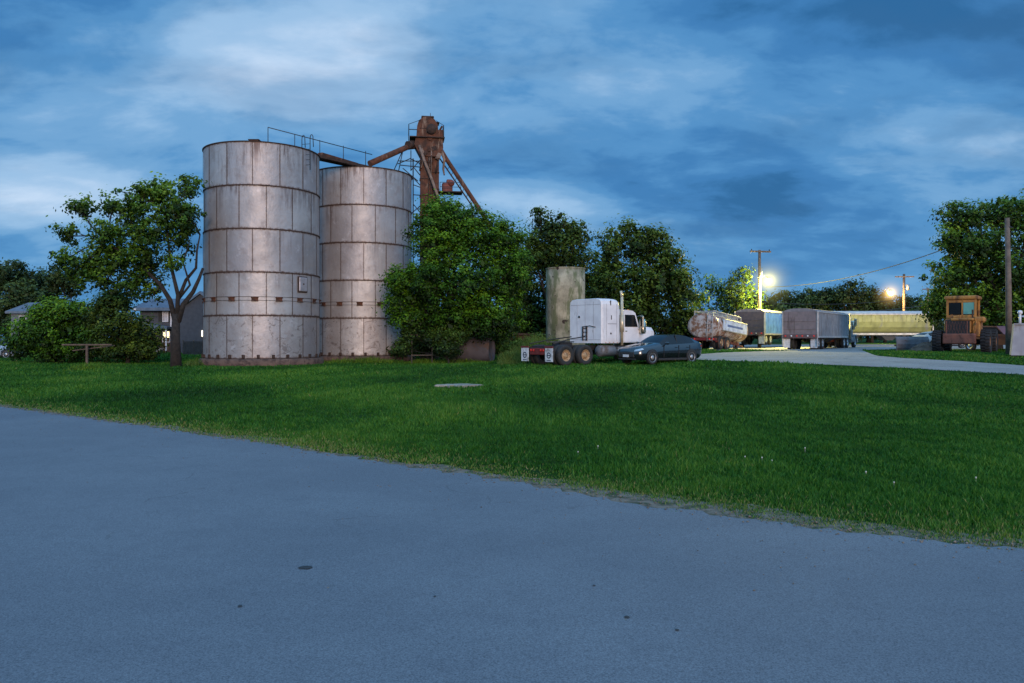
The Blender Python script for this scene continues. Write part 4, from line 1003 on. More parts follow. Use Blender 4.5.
# right rear wheel (local (1.05,-1.02)) seen at px 564
def place(local, world, rz):
    c, s = math.cos(rz), math.sin(rz); return (world[0]-(local[0]*c-local[1]*s), world[1]-(local[0]*s+local[1]*c))
tx, ty = place((1.05, -1.17), (wx(566.5, 38.2), 38.2), hx)
semi_truck('semi_truck', 'white sleeper-cab semi truck without trailer, rusty rear wheels, parked on grass', (tx, ty, G(tx+1.5, ty+1.)), hx, mwhite)

# ---- dark hatchback
def hatchback(name, label, loc, rz, paintm, simple=False):
    t = empty(name, loc, rz, label, 'car')
    # stations: x, z_low, half width, belt z, top z, half width at top   (front at +x)
    ST = [(2.22, .34, .55, .56, .60, .40), (2.14, .22, .74, .68, .72, .55), (1.9, .19, .84, .74, .82, .66), (1.45, .18, .885, .80, .90, .70), (1.0, .18, .90, .85, .965, .72), (.72, .18, .90, .90, 1.02, .70),
          (.30, .18, .90, .925, 1.26, .63), (.0, .18, .90, .935, 1.385, .60), (-.35, .18, .90, .95, 1.43, .59), (-.8, .18, .90, .965, 1.425, .585), (-1.25, .18, .90, .99, 1.37, .575), (-1.6, .19, .89, 1.02, 1.28, .57), (-1.95, .24, .87, 1.03, 1.13, .56), (-2.12, .30, .82, .98, 1.03, .60), (-2.2, .40, .74, .80, .84, .62)]
    V = []; NP = 11
    for (x, zl, hw, zb, zt, ht) in ST:
        half = [(hw*.86, zl), (hw*.97, zl+.10), (hw, zl+(zb-zl)*.5), (hw*.985, zb-.06), (hw*.94, zb)]
        top = [(ht, zt-.03*(1 if zt-zb > .15 else .5)), (ht*.55, zt)]
        sect = half+top
        ring = [(x, -a, b) for a, b in sect]+[(x, 0, zt+.008)]+[(x, a, b) for a, b in sect[::-1]]
        V.append(ring)
    n = len(V[0]); flatV = [p for r in V for p in r]
    body, ws, rw, sw = MB(), MB(), MB(), {1: MB(), -1: MB()}
    def face(i, k): return [i*n+k, i*n+k+1, (i+1)*n+k+1, (i+1)*n+k]
    groups = {'b': [], 'ws': [], 'rw': [], 's1': [], 's-1': []}
    for i in range(len(ST)-1):
        x0, x1 = ST[i][0], ST[i+1][0]
        for k in range(n-1):
            key = 'b'
            glassrow = k in (4, n-6)
            toprow = 5 <= k <= n-7
            if glassrow and .72 >= x0 > -1.55 and x0 <= .72 and i >= 5: key = 's-1' if k == 4 else 's1'
            if toprow and .72 >= x0 > .05: key = 'ws'
            if toprow and -1.55 >= x0 > -1.9: key = 'rw'
            groups[key].append(face(i, k))
    for key, nm, mt in (('b', 'body', paintm), ('ws', 'windscreen', mglass), ('rw', 'rear_window', mglass), ('s1', 'side_window', mglass), ('s-1', 'side_window', mglass)):
        q = MB(); q.add(flatV, groups[key], 0, True)
        if key == 'b': q.add(V[0], [list(range(n))]); q.add(V[-1], [list(range(n))[::-1]])
        o = q.build(nm, mt, t)
        bm = bmesh.new(); bm.from_mesh(o.data); bmesh.ops.delete(bm, geom=[v for v in bm.verts if not v.link_faces], context='VERTS'); bmesh.ops.recalc_face_normals(bm, faces=bm.faces); bm.to_mesh(o.data); bm.free()
        if key == 'b': BODY = o
    mtrim = mframe
    for s in (-1, 1):
        for x in (1.38, -1.32):
            q = MB(); q.lathe([(.005, s*.885), (.355, s*.885), (.365, s*.908), (.005, s*.908)], 26, axis='Y', c=(x, 0, .36)); q.build('wheel_arch', mblack, BODY)
            wl = wheel(t, x, s*.80, .325, .22, malu, s, hub=.68)
            wl.location.y = s*.815
        MB().box((.0, s*.893, .23), (1.95, .04, .11), bev=.02).build('sill', mblack, BODY)
        q = MB(); q.bar((-.38, s*.80, .96), (-.42, s*.628, 1.38), .035, .06); q.build('window_pillar', mblack, BODY)
        for x in (.62, -.40, -1.18): MB().bar((x, s*.907, .32), (x-.02, s*.905, .90), .012, .02).build('door_gap', mblack, BODY)
        for x in (-.25, -1.05): MB().box((x, s*.915, .80), (.17, .03, .03), bev=.01).build('door_handle', paintm, BODY)
        q = MB(); q.box((.48, s*.99, .99), (.16, .18, .13), bev=.05, seg=2); q.bar((.5, s*.85, .95), (.5, s*.95, .97), .05); q.build('mirror', paintm, t)
        q = MB(); q.add([(2.165, s*.50, .60), (2.10, s*.77, .63), (1.86, s*.845, .70), (1.92, s*.79, .755), (2.15, s*.52, .68)], [[0, 1, 2, 3, 4]]); 
        o = q.build('headlight', M('headlamp_glass', (.55, .58, .6), .1, .6, scale=8), t); o.location = (.035, s*.02, .012)
        MB().box((-2.08, s*.70, .86), (.10, .26, .12), bev=.03).build('tail_light', mred, t)
    MB().box((2.19, 0, .46), (.11, 1.1, .30), bev=.06).build('grille', mblack, t)
    MB().box((2.245, 0, .40), (.02, .40, .12), bev=.005).build('number_plate', mwhite, t)
    MB().box((2.13, 0, .24), (.16, 1.2, .08), bev=.03).build('lower_grille', mblack, t)
    return t
mcar = M('car_paint_slate', (.006, .008, .011), .2, .0, c2=(.005, .007, .010), scale=1, coat=1.)
cr_ = R(215)
cx_, cy_ = place((1.38, .9), (wx(652.5, 36.6), 36.6), cr_)
hatchback('hatchback_car', 'dark slate blue hatchback parked on the grass in front of the white truck', (cx_, cy_, G(cx_, cy_)+.01), cr_, mcar)
mcar2 = M('car_paint_paleblue', (.35, .42, .52), .3, .3, scale=1, coat=1.)
xx, yy = wx(-2, 56), 56
hatchback('parked_car', 'pale blue car cut by the left edge beside the rounded bush', (xx, yy, G(xx, yy)), R(175), mcar2)
xx, yy = wx(940, 66), 66
mcar3 = M('car_paint_silver', (.42, .44, .47), .35, .4, scale=1, coat=.8)
hatchback('parked_car', 'silver car mostly hidden behind the orange tractor', (xx, yy, G(xx, yy)), R(10), mcar3)

# ---- grain trailers
def grain_trailer(label, loc, rz, L, sidem, rearm, rearlights=True, roll=True):
    t = empty('grain_trailer', loc, rz, label, 'trailer', 'grain trailers in the yard')
    W = 1.28; zb, zt = .95, 2.85
    # box body: sides, front, tarp
    q = MB(); q.prism([(-W, zb), (W, zb), (W, zt), (-W, zt)], .06, L, plane='YZ'); q.build('box_body', sidem, t)
    q = MB()
    for i in range(int(L/.45)):
        for s in (-1, 1): q.box((.3+i*.45, s*(W+.012), (zb+zt)/2), (.045, .03, zt-zb-.08), bev=0, mi=1)
    for s in (-1, 1):
        q.box((L/2, s*(W+.02), zt), (L, .08, .12), bev=.02); q.box((L/2, s*(W+.02), zb), (L, .08, .14), bev=.02)
        for x in (.05, L): q.box((x, s*(W+.02), (zb+zt)/2), (.12, .10, zt-zb+.1), bev=.02)
    q.build('side_rails', [mrail, sidem], t)
    for s in (-1, 1): MB().box((-.03, s*(W-.01), (zb+zt)/2-.35), (.09, .08, zt-zb+.75), bev=.02).build('corner_post', mrail, t)
    q = MB(); q.prism([(-W, zt+.03), (W, zt+.03), (W*.8, zt+.17), (W*.35, zt+.27), (-W*.35, zt+.27), (-W*.8, zt+.17)], 0, L, plane='YZ'); q.build('tarp', mtarp, t)
    # rear door
    q = MB(); q.box((.03, 0, (zb+zt)/2+.08), (.07, W*2-.12, zt-zb-.1), bev=.01)
    for z in (zb+.6, zb+1.2): q.box((-.01, 0, z), (.05, W*2-.2, .05), bev=.01)
    rd = q.build('rear_door', rearm, t)
    q = MB(); q.box((-.02, 0, zb+.05), (.16, W*2, .30), bev=.02); q.build('rear_bar', M('trailer_red', (.12, .075, .075), .6, scale=3, dirt=(.1, .06, .05), dirt_amt=.4), t)
    for y in (-1.05, -.6, -.2, .2, .6, 1.05): MB().lathe([(.005, -.03), (.055, -.03), (.06, .02)], 10, axis='X', c=(-.11, y, zb+.08)).build('tail_light', mredl if abs(y) > .9 or abs(y) < .3 else mwhite, t)
    for s in (-1, 1): mudflap(t, .1, s*1.0, .12, .85, .50, logo=False)
    # hoppers
    for xc in (L*.33, L*.68):
        q = MB(); V = [(xc-1.4, -1, zb), (xc+1.4, -1, zb), (xc+1.4, 1, zb), (xc-1.4, 1, zb), (xc-.35, -.35, .5), (xc+.35, -.35, .5), (xc+.35, .35, .5), (xc-.35, .35, .5)]
        q.add(V, [[0, 1, 5, 4], [1, 2, 6, 5], [2, 3, 7, 6], [3, 0, 4, 7], [4, 5, 6, 7]]); q.build('hopper', msteel, t)
    q = MB()
    for s in (-1, 1): q.box((1.6, s*.5, .86), (3.2, .1, .16), bev=.01)
    q.build('subframe', mframe, t)
    for x in (.95, 2.2):
        for s in (-1, 1): wheel(t, x, s*1.02, .5, .28, malu, s, dual=True)
    q = MB()
    for s in (-1, 1): q.box((L-2.3, s*.8, .5), (.12, .12, .9), bev=.01); q.box((L-2.3, s*.8, .05), (.3, .3, .04), bev=.01)
    q.build('landing_gear', mframe, t)
    return t
mrail = M('trailer_rail', (.48, .47, .46), .5, .4, scale=3)
mtarp = M('trailer_tarp', (.20, .19, .21), .8, scale=2)
mredl = M('bright_red_lens', (.6, .03, .02), .2, emit=(.8, .05, .03), es=.25)
mrearA = M('rear_door_brown', (.19, .15, .155), .7, c2=(.14, .12, .12), scale=3, dirt=(.10, .08, .08), dirt_amt=.3, streak=True)
mrearB = M('rear_door_dark', (.06, .055, .07), .7, c2=(.10, .08, .09), scale=3)
mside1 = M('trailer_side_grey', (.28, .30, .33), .55, .2, scale=2, dirt=(.16, .15, .15), dirt_amt=.4, streak=True)
mside2 = M('trailer_side_blue', (.16, .36, .74), .5, .1, scale=2)
r35 = R(90-35)
tx, ty = place((0, -1.28), (wx(817.5, 58), 58), r35)
grain_trailer('grey grain trailer with brown rear door and white mud flaps, hitched to a tractor', (tx, ty, G(tx+2, ty+2)), r35, 10.2, mside1, mrearA)
fx, fy = tx+math.cos(r35)*8.6, ty+math.sin(r35)*8.6
semi_truck('day_cab_truck', 'grey day-cab truck coupled to the front of the grey grain trailer', (fx, fy, G(fx, fy)), r35, M('grey_truck_paint', (.22, .22, .23), .5, .2, scale=2, dirt=(.1, .08, .06), dirt_amt=.3), sleeper=False, rim=malu, flaps=False)
r33 = R(90-35)
tx, ty = place((0, -1.28), (wx(764.5, 66), 66), r33)
grain_trailer('blue-sided grain trailer with dark rear door, between the rusty tanker and grey trailer', (tx, ty, G(tx+2, ty+2)+.25), r33, 10.2, mside2, mrearB)

# ---- rusty tanker trailer
mtank, nt_, b_, co = newmat('rusty_white_tank')
n1 = noise(nt_, co, 2.2, 8, .75, None, .2); n2 = noise(nt_, co, 3, 6, .7, (1, 1, .4))
x = mixc(nt_, ramp(nt_, n1, .44, .56), (.44, .40, .38), (.20, .10, .055))
x = mixc(nt_, ramp(nt_, n2, .55, .7), x, (.08, .04, .025))
nt_.links.new(x, b_.inputs['Base Color']); b_.inputs['Roughness'].default_value = .7
tr = R(90-38)
tx, ty = place((0, -1.15), (wx(717, 57), 57), tr)
t = empty('tank_trailer', (tx, ty, G(tx+2, ty+2)), tr, 'rusty white tanker trailer with oval end, nose sagging low beside the hatchback', 'trailer')
t.rotation_euler = (0, R(4.5), tr); t.location.z += .12
LT = 5.9; zc = 1.72; aw, ah = 1.2, .92
q = MB()
def oval(x, k): return [(x, aw*k*math.cos(2*PI*j/40), zc+ah*k*math.sin(2*PI*j/40)) for j in range(40)]
secs = [oval(-.10, .35), oval(-.08, .7), oval(-.03, .93), oval(0, 1), oval(LT*.5, 1), oval(LT-.1, 1), oval(LT, .99), oval(LT+.03, .6)]
V = [v for s_ in secs for v in s_]
q.add(V, [[i*40+j, i*40+(j+1) % 40, (i+1)*40+(j+1) % 40, (i+1)*40+j] for i in range(len(secs)-1) for j in range(40)], 0, True); q.add(secs[0], [list(range(40))]); q.add(secs[-1], [list(range(40))])
q.build('tank', mtank, t)
for x in (.04, 1.6, 3.1, 4.5, LT-.1):
    q = MB(); V = [(x+dx, (aw+.03)*math.cos(2*PI*j/40), zc+(ah+.03)*math.sin(2*PI*j/40)) for dx in (-.04, .04) for j in range(40)]
    q.add(V, [[j, (j+1) % 40, 40+(j+1) % 40, 40+j] for j in range(40)], 0, True); q.build('tank_band', mrustdk if x > .2 else mwhite, t)
q = MB(); q.box((3.1, -(aw+.06), zc+.12), (4.6, .06, .78), bev=.01); pn = q.build('side_panel', M('panel_paleblue', (.58, .66, .76), .5, scale=2, dirt=(.35, .3, .28), dirt_amt=.15), t)
q = MB(); q.box((3.0, -(aw+.093), zc+.10), (3.0, .008, .16), bev=0); q.build('lettering_band', M('faded_blue', (.10, .17, .34), .6), pn)
q = MB(); q.box((3.1, -(aw+.04), zc+.53), (4.7, .12, .07), bev=.01); q.box((3.1, -(aw+.04), zc-.29), (4.7, .12, .07), bev=.01); q.build('panel_frame', mrail, pn)
for x, dz in ((.3, 0), (.8, .1), (1.5, 0), (3.2, .05), (3.9, 0)):
    MB().tube([(x, -1.05, .8), (x+.1, -1.1, .1+dz)], .045, 6).build('hanging_pipe', mrust, t)
q = MB()
for s in (-.75, .75):
    q.box((LT/2-.2, s, zc+ah+.16), (LT-.5, .07, .09), bev=.005); q.box((LT/2-.2, s, zc+ah-.16), (LT-.5, .07, .09), bev=.005)
    for i in range(8): q.box((.1+i*.76, s, zc+ah), (.07, .07, .36), bev=.005)
for i in range(8): q.box((.1+i*.76, 0, zc+ah+.14), (.06, 1.5, .06), bev=.005)
q.box((1.5, 0, zc+ah+.1), (.5, .5, .2), bev=.05); q.box((4.2, 0, zc+ah+.1), (.5, .5, .2), bev=.05); q.build('walkway', mrail, t)
q = MB()
for s in (-.2, .2): q.tube([(-.22, s-.65, .5), (-.22, s-.65, zc+.5), (.1, s-.5, zc+ah+.15)], .022, 6)
for k in range(6): q.tube([(-.22, -.85, .6+k*.3), (-.22, -.45, .6+k*.3)], .015, 5)
q.build('ladder', mrail, t)
q = MB()
for s in (-1, 1): q.box((LT/2, s*.45, .72), (LT-.2, .09, .18), bev=.01)
q.box((-.05, 0, .68), (.16, 2.2, .22), bev=.02); q.tube([(.2, -.95, .55), (2, -1.0, .6), (5.2, -1.0, .5)], .07, 8); q.build('subframe', mredframe, t)
for y in (-.9, -.6, .6, .9): MB().lathe([(.005, -.03), (.05, -.03), (.055, .02)], 10, axis='X', c=(-.14, y, .68)).build('tail_light', mredl, t)
for x in (.9, 2.1):
    for s in (-1, 1): wheel(t, x, s*.98, .5, .28, mrimr, s, dual=True)
q = MB(); q.box((4.6, -.7, .35), (.12, .12, .7), bev=.01); q.box((4.6, .7, .35), (.12, .12, .7), bev=.01); q.build('landing_gear', mframe, t)

# ---- long hopper trailer lit by the lamp
HYY = 80.; x1 = wx(924, HYY); LH = 12.
t = empty('hopper_trailer', (x1-LH, HYY, G(x1-6, HYY)), R(-2), 'long pale hopper trailer with rounded belly, lit yellow by the lamp', 'trailer')
mhop = M('hopper_lamp_yellow', (.37, .37, .15), .5, .1, c2=(.25, .25, .10), scale=1.5, dirt=(.25, .24, .2), dirt_amt=.3, streak=True)  # yellow lamplight partly put into the paint colour
prof = [(-1.28, 3.25), (1.28, 3.25), (1.3, 2.5), (1.18, 1.95), (.85, 1.5), (.4, 1.25), (-.4, 1.25), (-.85, 1.5), (-1.18, 1.95), (-1.3, 2.5)]
q = MB(); q.prism(prof, 0, LH, plane='YZ', sm=False); q.build('hopper_body', mhop, t)
q = MB()
for i in range(27):
    q.box((.2+i*.44, -1.30, 2.85), (.04, .04, .74), bev=0)
q.box((LH/2, -1.30, 3.25), (LH, .1, .14), bev=.02, mi=1); q.build('top_rail', [mhop, mrail], t); MB().box((LH/2, 1.30, 3.25), (LH, .1, .14), bev=.02).build('top_rail', mrail, t)
q = MB(); q.prism([(-1.3, 3.33), (1.3, 3.33), (.8, 3.5), (0, 3.62), (-.8, 3.5)], .1, LH-.1, plane='YZ'); q.build('tarp', M('pale_tarp', (.5, .52, .55), .7, scale=2), t)
q = MB(); q.box((LH/2, -1.1, 1.25), (LH-.4, .1, .22), bev=.02); q.box((LH/2, 1.1, 1.25), (LH-.4, .1, .22), bev=.02)
for x in (.6, LH-.6): q.box((x, 0, 1.2), (.12, 2.2, .3), bev=.02)
q.build('lower_rail', mrail, t)
q = MB()
for x in (4.2, 8.0): q.prism([(x-1.1, 1.3), (x+1.1, 1.3), (x+.3, .6), (x-.3, .6)], -.7, .7)
q.build('hopper_chutes', msteel, t)
for x in (1.2, 2.5):
    for s in (-1, 1): wheel(t, x, s*1.0, .5, .28, malu, s, dual=True)
q = MB(); q.box((LH-2.2, -.8, .6), (.12, .12, 1.2), bev=.01); q.box((LH-2.2, .8, .6), (.12, .12, 1.2), bev=.01); q.build('landing_gear', mframe, t)
q = MB(); q.box((LH+.15, -1.1, 2.2), (.1, .1, 2.2), bev=.01); q.box((LH+.15, -.6, 2.2), (.06, .06, 2.2), bev=.01)
for k in range(6): q.box((LH+.15, -.85, 1.3+k*.35), (.04, .45, .04), bev=0)
q.build('end_ladder', mrail, t)

# ---- orange yard tractor (rear view)
TY = 47.; txx = wx(961, TY)
t = empty('wheel_tractor', (txx, TY, G(txx, TY)), R(-38), 'old orange wheeled tractor with square glazed cab parked on the grass', 'tractor')
t.scale = (.86, .9, 1)
mor = M('orange_paint', (.42, .19, .04), .75, c2=(.28, .115, .028), scale=2, dirt=(.10, .05, .03), dirt_amt=.6, dscale=3, streak=True)
mor2 = M('faded_red_orange', (.26, .085, .05), .7, c2=(.17, .06, .04), scale=2, dirt=(.08, .04, .03), dirt_amt=.5, dscale=3)
u = TY/F
q = MB(); q.box((0, 1.2, 2.62-.55), (0, 0, 0), bev=0) if False else None
zc0, zc1 = 1.95, 3.25
cab = MB()
cw, cd = .93, .85
cab.box((0, .9, zc0), (cw*2, cd*2, .12), bev=.02)
for sx_ in (-1, 1):
    for sy_ in (-1, 1): cab.box((sx_*(cw-.07), .9+sy_*(cd-.07), (zc0+zc1)/2), (.15, .14, zc1-zc0), bev=.02)
cab.box((0, .9-cd+.05, zc0+.18), (cw*2-.2, .08, .34), bev=.02); cab.box((.06, .9-cd+.05, (zc0+zc1)/2), (.1, .08, zc1-zc0), bev=.02)
cab.box((0, .9-cd+.05, zc1-.12), (cw*2-.2, .08, .16), bev=.02)
cb_ = cab.build('cab_frame', mor, t)
q = MB(); q.box((0, .9, zc1+.10), (cw*2+.22, cd*2+.2, .24), bev=.09, seg=2); q.build('cab_roof', mor, cb_)
for (sx_, wdt) in ((-.40, .72), (.46, .66)):
    q = MB(); q.box((sx_, .9-cd+.05, 2.73), (wdt, .02, .76), bev=0); q.build('rear_window', mglass if sx_ < 0 else M('green_glow_glass', (.10, .26, .24), .1, scale=1, emit=(.12, .34, .32), es=.18), cb_)  # right pane emits faintly: brightness put into the glass, no lamp inside
q = MB(); q.box((-.0, .9+cd, 2.7), (cw*1.6, .02, .8), bev=0); q.build('front_window', mglass, cb_)
q = MB(); q.box((-.12, -.1, 1.62), (1.62, 1.1, .82), bev=.06, seg=2); q.build('engine_cover', mor, t)
q = MB(); q.box((-.12, -.675, 1.58), (1.5, .05, .84), bev=.01); gr = q.build('grille', mframe, t)
q = MB()
for i in range(7): q.bar((-.78+i*.18, -.71, 1.2), (-.60+i*.18, -.71, 1.9), .012); q.bar((-.60+i*.18, -.71, 1.2), (-.78+i*.18, -.71, 1.9), .012)
for x in (-.8, .48): q.box((x, -.71, 1.55), (.06, .04, .78), bev=.005)
q.build('grille_mesh', mor2, gr)
q = MB(); q.box((-.02, -.6, .86), (2.0, .5, .62), bev=.06, seg=2); q.build('counterweight', mor2, t)
q = MB(); q.box((.15, -.5, 2.02), (1.4, .5, .16), bev=.05); q.box((-.25, -.5, 2.16), (.5, .3, .16), bev=.04); q.build('rear_hood', mor, t)
q = MB(); q.box((.95, .3, 1.45), (.5, 1.4, 1.0), bev=.08); q.box((1.15, 0, 2.0), (.7, .8, .35), bev=.1); q.tube([(.8, -.5, 1.0), (.95, -.6, 1.6), (1.0, -.2, 2.1)], .05, 8); q.build('side_tank', mor, t)
mty = M('tractor_tyre', (.016, .016, .018), .85, scale=5)
mhub = M('orange_hub', (.30, .14, .06), .7, scale=5)
def bigwheel(x, y, r, w, s):
    wt = bpy.data.objects.new('wheel', None); col.objects.link(wt); wt.parent = t; wt.location = (x, y, r)
    q = MB(); q.lathe([(r*.5, -w*.42), (r*.85, -w*.5), (r*.96, -w*.42), (r*.97, w*.42), (r*.85, w*.5), (r*.5, w*.42)], 32, axis='X', closed=True)
    for k in range(22):
        a = 2*PI*k/22
        for ss in (-1, 1): q.box((ss*w*.24, r*.97*math.cos(a+ss*.07), r*.97*math.sin(a+ss*.07)), (w*.48, .10, .09), (a, 0, 0), .01)
    q.build('tyre', mty, wt)
    MB().lathe([(r*.52, s*w*.40), (r*.46, s*w*.3), (r*.2, s*w*.2), (.01, s*w*.25)], 20, axis='X').build('rim', mhub, wt)
for x, y, r in ((-1.42, -.2, .68), (1.50, .2, .70), (-1.40, 3.0, .68), (1.55, 3.0, .70)): bigwheel(x, y, r, .60, -1 if x < 0 else 1)
q = MB(); q.cyl((-1.3, -.2, .68), (1.4, .1, .68), .16, 10); q.cyl((-1.3, 3.0, .68), (1.4, 3.0, .68), .14, 10); q.box((0, 1.5, .9), (.8, 4.2, .5), bev=.05); q.build('chassis', mframe, t)
q = MB(); q.lathe([(.05, 1.9), (.06, 2.6)], 10, c=(.75, -.3, 0)); q.build('exhaust_pipe', mrustdk, t)

# reddish pickup nose right of the tractor
xx, yy = wx(1003, 50), 50.
t = empty('pickup_truck', (xx, yy, G(xx, yy)), R(-75), 'dark red pickup nose between the tractor wheels and the bare pole', 'truck')
mpk = M('pickup_red', (.14, .03, .03), .45, .2, scale=2, coat=.5)
q = MB(); q.prism([(-2.6, .45), (2.2, .45), (2.25, .95), (1.9, 1.05), (.9, 1.12), (.35, 1.65), (-.8, 1.68), (-1.0, 1.1), (-2.6, 1.1)], -.9, .9); q.build('body', mpk, t)
q = MB(); q.prism([(.78, 1.14), (.32, 1.58), (-.72, 1.6), (-.85, 1.14)], -.905, .905); q.build('side_window', mglass, t)
for y in (-.7, .7): MB().box((2.24, y, .85), (.06, .3, .16), bev=.03).build('headlight', mchrome, t)
MB().box((2.24, 0, .85), (.05, 1.0, .22), bev=.02).build('grille', mblack, t); MB().box((2.28, 0, .55), (.12, 1.8, .16), bev=.03).build('bumper', mchrome, t)
for x in (1.5, -1.7):
    for s in (-1, 1): wheel(t, x, s*.82, .38, .25, malu, s)

# dark steel dozer blade lying near the tractor
xx, yy = wx(912, 50), 50.
t = empty('dozer_blade', (xx, yy, G(xx, yy)), R(6), 'wide dark grey curved steel blade standing left of the orange tractor', 'blade')
prof = [(.0, .0), (-.10, .25), (-.12, .5), (-.05, .78), (.08, .98), (.14, .96), (.02, .76), (-.04, .5), (-.02, .25), (.07, .02)]
q = MB(); q.prism(prof, -1.1, 1.15, plane='YZ'); q.build('blade_plate', M('blade_steel', (.15, .16, .18), .6, .3, c2=(.10, .10, .11), scale=3, dirt=(.10, .06, .045), dirt_amt=.35), t)
q = MB(); q.box((0, .25, .5), (1.4, .35, .12), bev=.02); q.box((-.6, .5, .4), (.12, .8, .12), bev=.02); q.box((.6, .5, .4), (.12, .8, .12), bev=.02); q.build('push_frame', mframe, t)
# brown soil heap beside it
q = MB(); rs = random.Random(4); n = 26; V = []
for k in range(7):
    for j in range(n):
        a = 2*PI*j/n; r = (1-k/6.5)*(1+.12*math.sin(3*a+1)+rs.uniform(-.06, .06)); V.append((r*math.cos(a)*1.15, r*math.sin(a)*.9, .62*(1-(1-k/6.)**1.4)*1.0*rs.uniform(.9, 1.05) if k else -.05))
q.add(V, [[k*n+j, k*n+(j+1) % n, (k+1)*n+(j+1) % n, (k+1)*n+j] for k in range(6) for j in range(n)]); q.add(V[-n:], [list(range(n))])
o = q.build('soil_heap', M('brown_soil', (.15, .10, .07), .95, c2=(.08, .055, .04), scale=4, bmp=.8)); xx, yy = wx(926, 49), 49.; o.location = (xx, yy, G(xx, yy)); tag(o, 'low brown soil heap between the dark blade and the tractor wheel', 'soil heap')

# pale container cut by the right edge
xx, yy = wx(1036, 40), 40.
t = empty('steel_bin', (xx, yy, G(xx, yy)), R(-30), 'pale grey steel bin with sloping side, cut by the right edge', 'bin')
mbin = M('pale_bin', (.36, .35, .37), .7, c2=(.28, .27, .30), scale=2, dirt=(.22, .18, .17), dirt_amt=.3, streak=True)
q = MB(); q.prism([(-1.12, .12), (1.6, .12), (1.6, 1.75), (-.98, 1.75)], -.8, .8); q.build('bin_body', mbin, t)
q = MB(); q.box((.3, -.83, 1.72), (2.6, .07, .08), bev=.01)
for x in (-.2, .6, 1.3): q.box((x, -.82, .92), (.07, .05, 1.5), bev=.01)
q.build('bin_ribs', mbin, t)
q = MB(); q.box((-.98, -.6, .06), (.25, .25, .12), bev=.01); q.box((1.2, -.6, .06), (.25, .25, .12), bev=.01); q.build('feet', mframe, t)
q = MB(); q.tube([(-.72, -.5, 1.75), (-.72, -.5, 2.25)], .06, 8); q.tube([(-.72, -.5, 2.12), (1.5, -.5, 2.12)], .045, 8); q.tube([(.9, -.5, 1.75), (.9, -.5, 2.12)], .05, 8); q.lathe([(.005, 2.22), (.11, 2.26), (.12, 2.34), (.08, 2.42), (.005, 2.44)], 12, c=(-.72, -.5, 0)); q.build('top_rail', mwhite, t)

# ---- cylinder lying under the leafy tree, stacked boards
xx, yy = wx(476, 47.), 47.; rT = .80
t = empty('storage_tank', (xx, yy, G(xx, yy)+rT-.05), R(-14), 'grey steel cylinder lying on its side under the leafy tree', 'tank')
q = MB(); q.lathe([(.01, -1.5), (rT*.9, -1.5), (rT, -1.44), (rT, -.5), (rT, .5), (rT, .94), (rT*.97, 1.0), (rT*.9, 1.02), (rT*.88, .96), (.01, .90)], 40, axis='X'); q.build('shell', M('tank_grey', (.085, .075, .085), .7, .1, c2=(.05, .045, .05), scale=1.6, dirt=(.10, .06, .04), dirt_amt=.35, dscale=1.5), t)  # grey darkened: shade below the tree put into the colour
q = MB(); q.box((-.9, 0, -rT+.0), (.2, 1.2, .22), bev=.02); q.box((.6, 0, -rT+.0), (.2, 1.2, .22), bev=.02); q.build('cradle', mwood, t)
xx, yy = wx(422, 46.), 46.
t = empty('wooden_table', (xx, yy, G(xx, yy)), R(8), 'weathered plank table half hidden in shade under the leafy tree', 'table')
zt = wz(335, yy)-G(xx, yy)
for (z, w_, dy) in ((zt, 1.75, -.2), (wz(328, yy)-G(xx, yy), 1.0, .4)):
    q = MB()
    for i in range(3): q.box((.0, dy+i*.2, z), (w_, .18, .05), bev=.008)
    q.build('plank_top', M('grey_plank', (.10, .08, .065), .9, scale=4), t)
for sx_ in (-.6, .6):
    q = MB(); q.bar((sx_, .1, 0), (sx_, .1, zt-.03), .07); q.build('leg', mframe, t)  # near-black legs: tree shade put into their colour
q = MB(); q.box((0, .1, .55), (1.3, .3, .06), bev=.01); q.build('lower_shelf', M('grey_plank_low', (.12, .10, .08), .9, scale=4), t)
# wooden rail under the left bushes
xx, yy = wx(87, 41.5), 41.5
t = empty('wooden_rail', (xx, yy, G(xx, yy)), R(3), 'short brown post carrying a long horizontal rail before the dark bush', 'rail')
zt = wz(345.5, yy)-G(xx, yy)
q = MB(); q.box((0, 0, zt/2), (.11, .11, zt), bev=.01); q.build('post', mwood, t)
q = MB(); q.box((.0, 0, zt+.04), (2.6, .10, .08), bev=.01); q.bar((-1.0, .5, .9), (1.3, .3, zt), .05); q.build('rail', mwood, t)
# dark shed backing in the trees (rusty sheet wall seen between trunks)
xx, yy = wx(525, 61), 61.
t = empty('rusty_shed', (xx, yy, G(xx, yy)), 0, 'low rusty shed glimpsed in the shade left of the concrete silo', 'shed')
q = MB(); q.box((0, 0, .8), (4.2, 3, 1.6), bev=.01); q.build('wall', M('shed_rust', (.05, .02, .014), .9, c2=(.03, .015, .012), scale=2), t)
q = MB(); q.prism([(-2.3, 1.6), (2.3, 1.6), (2.3, 1.75), (-2.3, 1.75)], -1.7, 1.7); q.build('roof', mrustdk, t)

